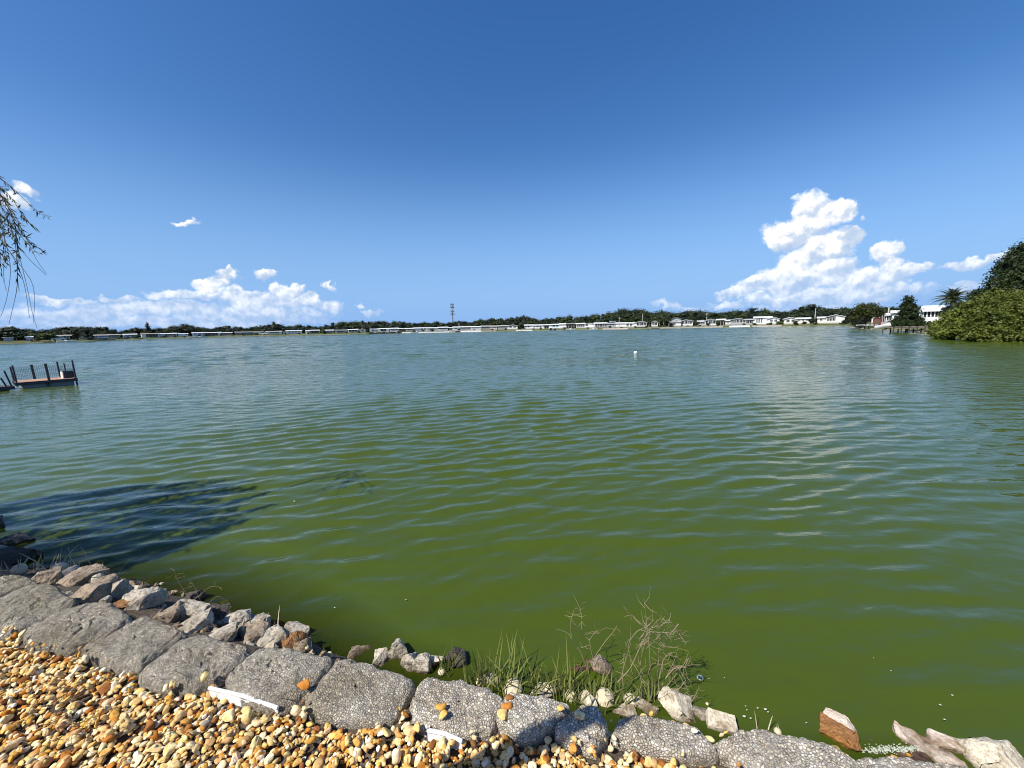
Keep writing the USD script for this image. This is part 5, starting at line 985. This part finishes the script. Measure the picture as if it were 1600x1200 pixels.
peb_mat = MAT('river_pebble', gn, [('g.object', 'n.vector'), ('g.object', 'n2.vector'), ('n.fac', 'r.fac'), ('n2.fac', 'r2.fac'), ('c.color', 'm.a'), ('r.color', 'm.b'), ('m.result', 'm2.a'), ('r2.color', 'm2.b'), ('m2.result', 'p.base_color'), ('n.fac', 'b.height'), ('b.normal', 'p.normal')])
x0, x1, y0, y1, cs = -4.8, 2.3, -.5, 2.75, .007
hx, hy = int((x1 - x0) / cs), int((y1 - y0) / cs); GX, GY = np.meshgrid(x0 + (np.arange(hx) + .5) * cs, y0 + (np.arange(hy) + .5) * cs, indexing='ij')
hf = np.minimum(near_z(GX, GY), .575)
for P_ in sack_polys:                                   # the sacks stand up out of the gravel
    b = P_.bounds; i0, i1, j0, j1 = [int(q) for q in ((b[0] - x0) / cs, (b[2] - x0) / cs + 1, (b[1] - y0) / cs, (b[3] - y0) / cs + 1)]; i0, j0 = max(i0, 0), max(j0, 0)
    if i1 <= 0 or j1 <= 0 or i0 >= hx: continue
    from shapely import contains_xy
    sub = contains_xy(P_.buffer(.005), GX[i0:i1, j0:j1], GY[i0:i1, j0:j1]); hf[i0:i1, j0:j1] = np.where(sub, .665, hf[i0:i1, j0:j1])
e_ = edge[:, :2]; o_ = np.argsort(e_[:, 0])
peb = []
def drop(x, y, s, far_):
    i, j = int((x - x0) / cs), int((y - y0) / cs); k = max(1, int(s * .75 / cs)); 
    if i - k < 0 or j - k < 0 or i + k >= hx or j + k >= hy: return
    w = hf[i - k:i + k + 1, j - k:j + k + 1]
    if w.max() > .658 and w.min() < .655 and rng.random() < .85: return           # would lean on a sack
    if hf[i, j] > .655: return
    shp = SH1 if far_ or s < .0155 else SH2; sh_, f = shp[rng.integers(len(shp))]; a = rng.random() * 6.283
    gx, gy = (w[-1].mean() - w[0].mean()) / (2 * k * cs + .001), (w[:, -1].mean() - w[:, 0].mean()) / (2 * k * cs + .001)
    rot = trimesh.transformations.euler_matrix(np.clip(gy, -.7, .7) + rng.normal() * .22, np.clip(-gx, -.7, .7) + rng.normal() * .22, 0)[:3, :3] @ trimesh.transformations.rotation_matrix(a, [0, 0, 1])[:3, :3]
    v = sh_ @ rot.T * s; half = -v[:, 2].min(); z = .55 * w.mean() + .45 * w.max() + half * .62
    if z > .675: return
    v = v + [x, y, z]; 
    r2 = ((np.arange(-k, k + 1)[:, None] ** 2 + np.arange(-k, k + 1)[None, :] ** 2) * cs * cs) / (s * .8) ** 2; hf[i - k:i + k + 1, j - k:j + k + 1] = np.maximum(w, np.where(r2 < 1, z + half * .85 * np.sqrt(np.maximum(0, 1 - r2)) - .004, 0))
    peb.append((v, f, np.clip(PAL[rng.choice(len(PAL), p=PW)] * rng.uniform(.82, 1.15) * (1 + rng.normal(size=3) * .04), .02, .82), x, y, s))
def place(N, smin, smax, xa, xb, ya, yb):
    for _ in range(N):
        x, y = rng.uniform(xa, xb), rng.uniform(ya, yb); ye = np.interp(x, e_[o_, 0], e_[o_, 1])
        if y > ye - np.interp(x, [-1.2, -.5, .2, .5], [.23, .09, .06, -.02]): continue
        q = proj((x, y, .6)); far_ = not (q[2] > .3 and -60 < q[0] < 1660 and q[1] < 1290)
        if far_ and rng.random() < .45: continue
        drop(x, y, smin * (smax / smin) ** (rng.random() ** 1.5), far_)
place(11000, .007, .012, -3.4, 1.5, .75, 2.5); place(1600, .012, .024, -4.6, 2.1, -.4, 2.7); place(32000, .0100, .0185, -3.4, 1.5, .75, 2.5); place(1600, .016, .028, -3.4, 1.5, .75, 2.5); place(7000, .007, .011, -3.4, 1.5, .75, 2.5)
def buried(q): i, j = int((q[3] - x0) / cs), int((q[4] - y0) / cs); return hf[i, j] > q[0][:, 2].max() + .002
peb = [q for q in peb if not buried(q)]
for px, py, s in ((690, 1104, .021), (692, 1117, .018), (796, 1090, .016), (793, 1103, .022), (786, 1116, .022), (905, 1117, .022), (876, 1106, .015), (476, 1069, .026), (1085, 1142, .012)):  # stones lying on the sacks
    c = onz(px, py, ZB + .024 + s * .4); sh_, f = SH2[rng.integers(28)]; peb.append((sh_ * s + c, f, PAL[[1, 8, 4, 2, 3, 8, 5, 4, 0][len(peb) % 9]], c[0], c[1], 9.0))
gb = thing('gravel_bed', 'bed of cream, ochre and rust river pebbles behind the sacks', None, kind='structure')
size_px = []
for v, f, c, x, y, s in peb:
    q = proj((x, y, .62)); size_px.append(s / q[2] * (1 if (q[2] > .3 and 0 < q[0] < 1600 and q[1] < 1195) else .001))
order = np.argsort(size_px)[::-1]
for k in order[:300]: v, f, c, x, y, s = peb[k]; obj('pebble', (v, f), peb_mat, gb, smooth=True, tint=c)
rest = [peb[k] for k in order[300:]]
obj('pebble_cover', cat_([(v, f) for v, f, *_ in rest]), peb_mat, gb, smooth=True, tint=np.vstack([np.tile(c, (len(v), 1)) for v, f, c, *_ in rest]), kind='stuff')
tr_n = {'p': ('principled_bsdf', dict(base_color=(.80, .80, .80), roughness=.35))}; M['edging'] = plain('white_plastic_edging', (.78, .78, .77), .35, .08, 12.0)
for (ax, ay, bx_, by, lab) in ((327, 1075, 434, 1106, 'long white plastic edging strip half buried below the sacks'), (668, 1141, 722, 1158, 'short white plastic edging strip among the pebbles left of the shadow')):
    a, b = onz(ax, ay, .619), onz(bx_, by, .619); d = b - a; L_ = np.linalg.norm(d); n_ = np.array([-d[1], d[0], 0]) / L_ * .011
    pr = thing('edging_strip', lab, 'edging', (*((a + b) / 2)[:2], .619), math.atan2(d[1], d[0]))
    obj('top_rim', tube([(-L_ / 2, 0, 0), (0, .004, .004), (L_ / 2, 0, 0)], .0075, 10), M['edging'], pr, smooth=40); obj('blade', bx(-L_ / 2, L_ / 2, -.002, .002, -.10, -.008), M['edging'], pr)

# --- grasses and dead weeds
M['blade'] = leafy('green_grass', (.14, .17, .04), (.48, .46, .16), .35); M['straw'] = plain('dry_straw', (.50, .43, .30), .8, .25, 9.0); M['deadstem'] = plain('dead_weed_stem', (.25, .195, .12), .85, .3, 14.0)
def blade(base, tip, w, bend, rng):
    base, tip = np.array(base), np.array(tip); t = np.linspace(0, 1, 6)[:, None]; d = tip - base; mid = base + d * .5 + [0, 0, np.linalg.norm(d) * bend]
    c = (1 - t) ** 2 * base + 2 * t * (1 - t) * mid + t ** 2 * tip; s = np.cross(d, rng.normal(size=3)); s /= np.linalg.norm(s); wd = w * np.array([.7, 1, .95, .75, .45, .03])[:, None]
    wd = wd * 1.35; v = np.vstack([c - s * wd, c + s * wd]); k = np.arange(5); return v, np.vstack([np.stack([k, k + 1, k + 7], 1), np.stack([k, k + 7, k + 6], 1)])
def tuft(px, py, spread, height, n, w, mat, label, cat='grass', lean=(0, 0), name='grass_tuft', seed=0, out=.55, piece='blade'):
    rng = np.random.default_rng(300 + seed); h0 = near_hit(px, py, .05); D_ = (h0 - EYE) @ FWD; sp, ht = spread * D_ / FPX, height * D_ / FPX; p = thing(name, label, cat, tuple(h0)); parts = []
    for _ in range(int(n * (.72 if mat == 'blade' else 1))):
        b = np.array([rng.normal() * sp * .5, rng.normal() * sp * .22, -.03]); l = ht * rng.uniform(.45, 1.05); d = np.array([rng.normal() * out * .6 + lean[0], rng.normal() * out * .5 + lean[1], 1.0]); d /= np.linalg.norm(d)
        parts.append(blade(b, b + d * l, w * rng.uniform(.7, 1.2), rng.uniform(.0, .22), rng))
    obj('stem_base', trimesh.creation.icosphere(1, sp * .25), M['straw'], p); obj('blades', cat_(parts), M[mat], p)
tuft(690, 1050, 24, 52, 26, .0032, 'blade', 'sparse first green grass tuft beside the dark brown rock', seed=1); tuft(750, 1066, 30, 66, 46, .0032, 'blade', 'upright green grass tuft left of the wide one', seed=2, out=.35)
tuft(802, 1078, 62, 84, 105, .003, 'blade', 'wide green grass tuft in the middle of the grasses', seed=3, out=.65); tuft(858, 1078, 36, 84, 40, .003, 'blade', 'thin grass tuft with tall seed stalks', seed=4, out=.5)
tuft(892, 1088, 40, 60, 90, .0028, 'blade', 'bright green low grass tuft behind the white wedge rock', seed=5, out=.4); tuft(945, 1092, 60, 50, 110, .0034, 'blade', 'dense dark green grass tuft at the foot of the dead weed', seed=6, out=.9); tuft(985, 1096, 44, 42, 40, .003, 'blade', 'yellowing grass tuft under the dead bush', seed=7, out=.8)
tuft(1105, 1100, 10, 30, 5, .0025, 'blade', 'two green shoots right of the cream wedge-shaped rock', seed=8)
tuft(92, 890, 44, 50, 22, .0028, 'straw', 'pale dry grass stems in front of the willow shade', seed=9, lean=(.45, 0), out=.5); tuft(30, 890, 36, 36, 12, .0028, 'straw', 'leftmost dry grass stems by the black rock', seed=10, lean=(.3, 0)); tuft(396, 985, 36, 46, 20, .0025, 'straw', 'second clump of pale dry grass on the grey rocks', seed=11, lean=(.25, 0)); tuft(365, 985, 14, 30, 7, .0025, 'straw', 'few dry stalks left of the second dry clump', seed=12, lean=(.05, 0), out=.15)
tuft(150, 905, 40, 34, 12, .002, 'straw', 'thin dead grass over the rough brown rock', seed=13, lean=(.7, 0)); tuft(480, 1012, 12, 34, 6, .002, 'blade', 'small weed with yellow tips beside the pointed rock', seed=14); tuft(515, 1022, 16, 34, 7, .002, 'blade', 'thin weed stalks above the gap of two sacks', seed=15, lean=(.5, 0)); tuft(1215, 1143, 22, 34, 5, .0018, 'straw', 'bent dry stalk standing at the water above the long sack', seed=16)
def weed(name, label, base_px, lines, rad, mat, seed, extra=0):
    rng = np.random.default_rng(seed); h0 = near_hit(*base_px, .03); p = thing(name, label, 'weed', tuple(h0)); y0 = h0[1]; tips = []
    for k, ln in enumerate(lines):
        yy = y0 + np.cumsum(rng.normal(size=len(ln)) * .012); pts = np.array([ony(a, b, y) for (a, b), y in zip(ln, yy)]) - h0; n = len(pts) * 4; s = np.linspace(0, len(pts) - 1, n); c = np.stack([np.interp(s, np.arange(len(pts)), pts[:, i]) for i in range(3)], 1); c[1:-1] = (c[:-2] + c[1:-1] * 2 + c[2:]) / 4
        obj('stem', tube(c, np.linspace(rad, rad * .35, n), 5), M[mat], p); tips.append(c)
    for k in range(extra):                              # fine broken side twigs
        c = tips[rng.integers(len(tips))]; o = c[rng.integers(len(c) // 3, len(c))]; d = rng.normal(size=3) * [1, .6, .8]; d /= np.linalg.norm(d); l = rng.uniform(.03, .10); q = o + d * l; obj('side_twig', tube([o, (o + q) / 2 + rng.normal(size=3) * .01, q], [rad * .45, rad * .35, rad * .2], 4), M[mat], p)
weed('dead_weed', 'leafless thin weed with bent stems left of the dead bush', (922, 1058),
     [[(922, 1058), (908, 1020), (893, 998), (889, 990)], [(893, 996), (891, 975), (896, 955), (901, 948)], [(932, 1048), (923, 1015), (921, 1000), (915, 995), (905, 980), (890, 971)], [(909, 985), (909, 965), (907, 951)], [(928, 1028), (945, 1003), (960, 985), (964, 977)], [(921, 1000), (932, 985), (938, 990)], [(908, 1012), (921, 1008)], [(932, 1050), (920, 1030), (916, 1050)]], .0022, 'deadstem', 21, 34)
weed('dead_bush', 'tangled dry bush of grey-brown stems standing at the waterline', (1018, 1098),
     [[(1016, 1100), (1020, 1070), (1016, 1040), (1014, 1005), (1010, 970), (1006, 935)], [(1020, 1096), (1040, 1060), (1055, 1030), (1060, 1008)], [(1014, 1094), (998, 1050), (985, 1030), (981, 1005), (995, 986), (1012, 979), (1022, 968)], [(965, 1066), (985, 1045), (1005, 1000), (1015, 985), (1028, 968)], [(1022, 1096), (1050, 1062), (1076, 1028)],
      [(1030, 1094), (1028, 1040), (1032, 1000), (1030, 978), (1046, 970), (1048, 958)], [(1046, 970), (1058, 984), (1064, 996)], [(1002, 985), (1022, 989), (1043, 988)], [(1010, 978), (1020, 1000), (1034, 1010), (1056, 1012)], [(1002, 1094), (1002, 1062), (1001, 1032)], [(976, 1100), (972, 1052), (980, 1022), (986, 1004)], [(1000, 975), (990, 965), (986, 960)], [(1006, 990), (998, 1000), (1004, 1008), (1014, 1002), (1010, 988)],
      [(1024, 1000), (1034, 990), (1028, 978), (1016, 982)], [(1040, 1060), (1052, 1045), (1070, 1040), (1074, 1060)], [(1046, 1080), (1062, 1076), (1072, 1062)], [(1030, 1060), (1036, 1030), (1050, 1020)], [(1060, 975), (1048, 990), (1040, 1000)]], .0028, 'deadstem', 22, 150)
weed('dead_weed', 'few trailing dry twigs right of the cream wedge-shaped rock', (1078, 1100), [[(1068, 1100), (1082, 1086), (1094, 1090)], [(1080, 1098), (1090, 1080), (1092, 1068)], [(1060, 1098), (1072, 1082), (1078, 1080)]], .002, 'deadstem', 23, 8)
weed('dead_weed', 'bare thin twigs over the water behind the tall angular rock', (318, 955), [[(300, 940), (276, 905), (272, 888)], [(318, 950), (303, 915), (296, 905)], [(318, 950), (340, 930), (352, 938)], [(300, 940), (330, 915), (346, 918)]], .0016, 'deadstem', 24, 14)

# --- foam and bubbles on the water, twigs in the gravel, the leaning post
M['bubble'] = MAT('bubble_film', {'f': ('layer_weight', dict(blend=.35)), 't': ('transparent_bsdf', dict(color=(.92, .95, .95))), 'g': ('glossy_bsdf', dict(color=(.9, .92, .95), roughness=.06)), 'm': ('mix_closure', {})}, [('f.facing', 'm.fac'), ('t.BSDF', 'm.closure1'), ('g.BSDF', 'm.closure2')], 'm.closure')
M['foam'] = plain('white_foam', (.40, .43, .33), .5, .3, 60.0)
def dome_(r, sub=2): s = trimesh.creation.icosphere(sub, r); v = np.array(s.vertices); v[:, 2] = np.maximum(v[:, 2], -.1 * r); return v, np.array(s.faces)
c = onz(1094, 1059, .012); pb = thing('bubble', 'single clear bubble floating right of the dead bush', 'bubble', tuple(c)); obj('film', dome_(.0165, 3), M['bubble'], pb, smooth=True); obj('foam_rim', trimesh.creation.torus(.0165, .0022, 24, 6), M['foam'], pb)
parts = []
for px, py, r in ((1165, 1103, .0035), (1167, 1109, .004), (1184, 1106, .005), (1196, 1108, .0075), (1200, 1112, .005), (1163, 1119, .008), (1173, 1122, .005), (1108, 1060, .003), (1132, 1059, .0035), (1260, 1129, .004), (1488, 1086, .005), (1469, 1101, .006), (1476, 1124, .005), (1365, 1028, .003), (523, 949, .006), (634, 937, .006), (460, 783, .012), (1392, 1048, .004)):
    d = dome_(r * .8); q = onz(px, py, .010); parts.append((d[0] * [1.4, 1, .3] + q, d[1]))
tag(obj('foam_flecks', cat_(parts), M['foam'], smooth=True), 'scattered flecks of foam on the green water near the bank', 'foam', kind='stuff')
parts = []; rngf = np.random.default_rng(4)
for _ in range(420):
    t = rngf.random(); q = onz(1352 + 84 * t + rngf.normal() * 4, 1172 - 3 * t + rngf.normal() * 3.2, .012); d = dome_(rngf.uniform(.0012, .0036), 1); parts.append((d[0] * [1, 1, .6] + q, d[1]))
tag(obj('foam_patch', cat_(parts), M['foam'], smooth=True), 'patch of white foam trapped between olive rock and last sack', 'foam', kind='stuff')
parts = []
for _ in range(90):
    px, py = (rngf.normal() * 34 + 95, rngf.normal() * 26 + 1112) if rngf.random() < .6 else (rngf.uniform(0, 520), rngf.uniform(1000, 1195))
    o = onz(px, py, .655); a = rngf.normal() * .8 + .5; l = rngf.uniform(.02, .075); d = np.array([math.cos(a), math.sin(a), rngf.normal() * .12]) * l; parts.append(tube([o, o + d * .5 + rngf.normal(size=3) * .004, o + d], rngf.uniform(.0007, .0018), 4))
tag(obj('dead_twigs', cat_(parts), M['twig']), 'small dead twigs and straw lying on the pebbles at the left', 'litter', kind='stuff')
S1, S2 = onz(952, 1098, .66), onz(748, 1194, .62); T = S1 + SUN * 2.55; Bt = S2 + SUN * 1.95; dirp = (T - Bt) / np.linalg.norm(T - Bt); foot = Bt - dirp * (Bt[2] - .4) / max(dirp[2], .15)
p = thing('leaning_post', 'leaning wooden post behind the camera that throws the slanting shadow', 'post', tuple(foot))
obj('shaft', tube([(0, 0, 0), Bt - foot, T - foot], [.06, .05, .04], 10), M['dockwood'], p); k_ = trimesh.creation.icosphere(2, .085); k_.apply_translation(T - foot); obj('knob', k_, M['dockwood'], p)
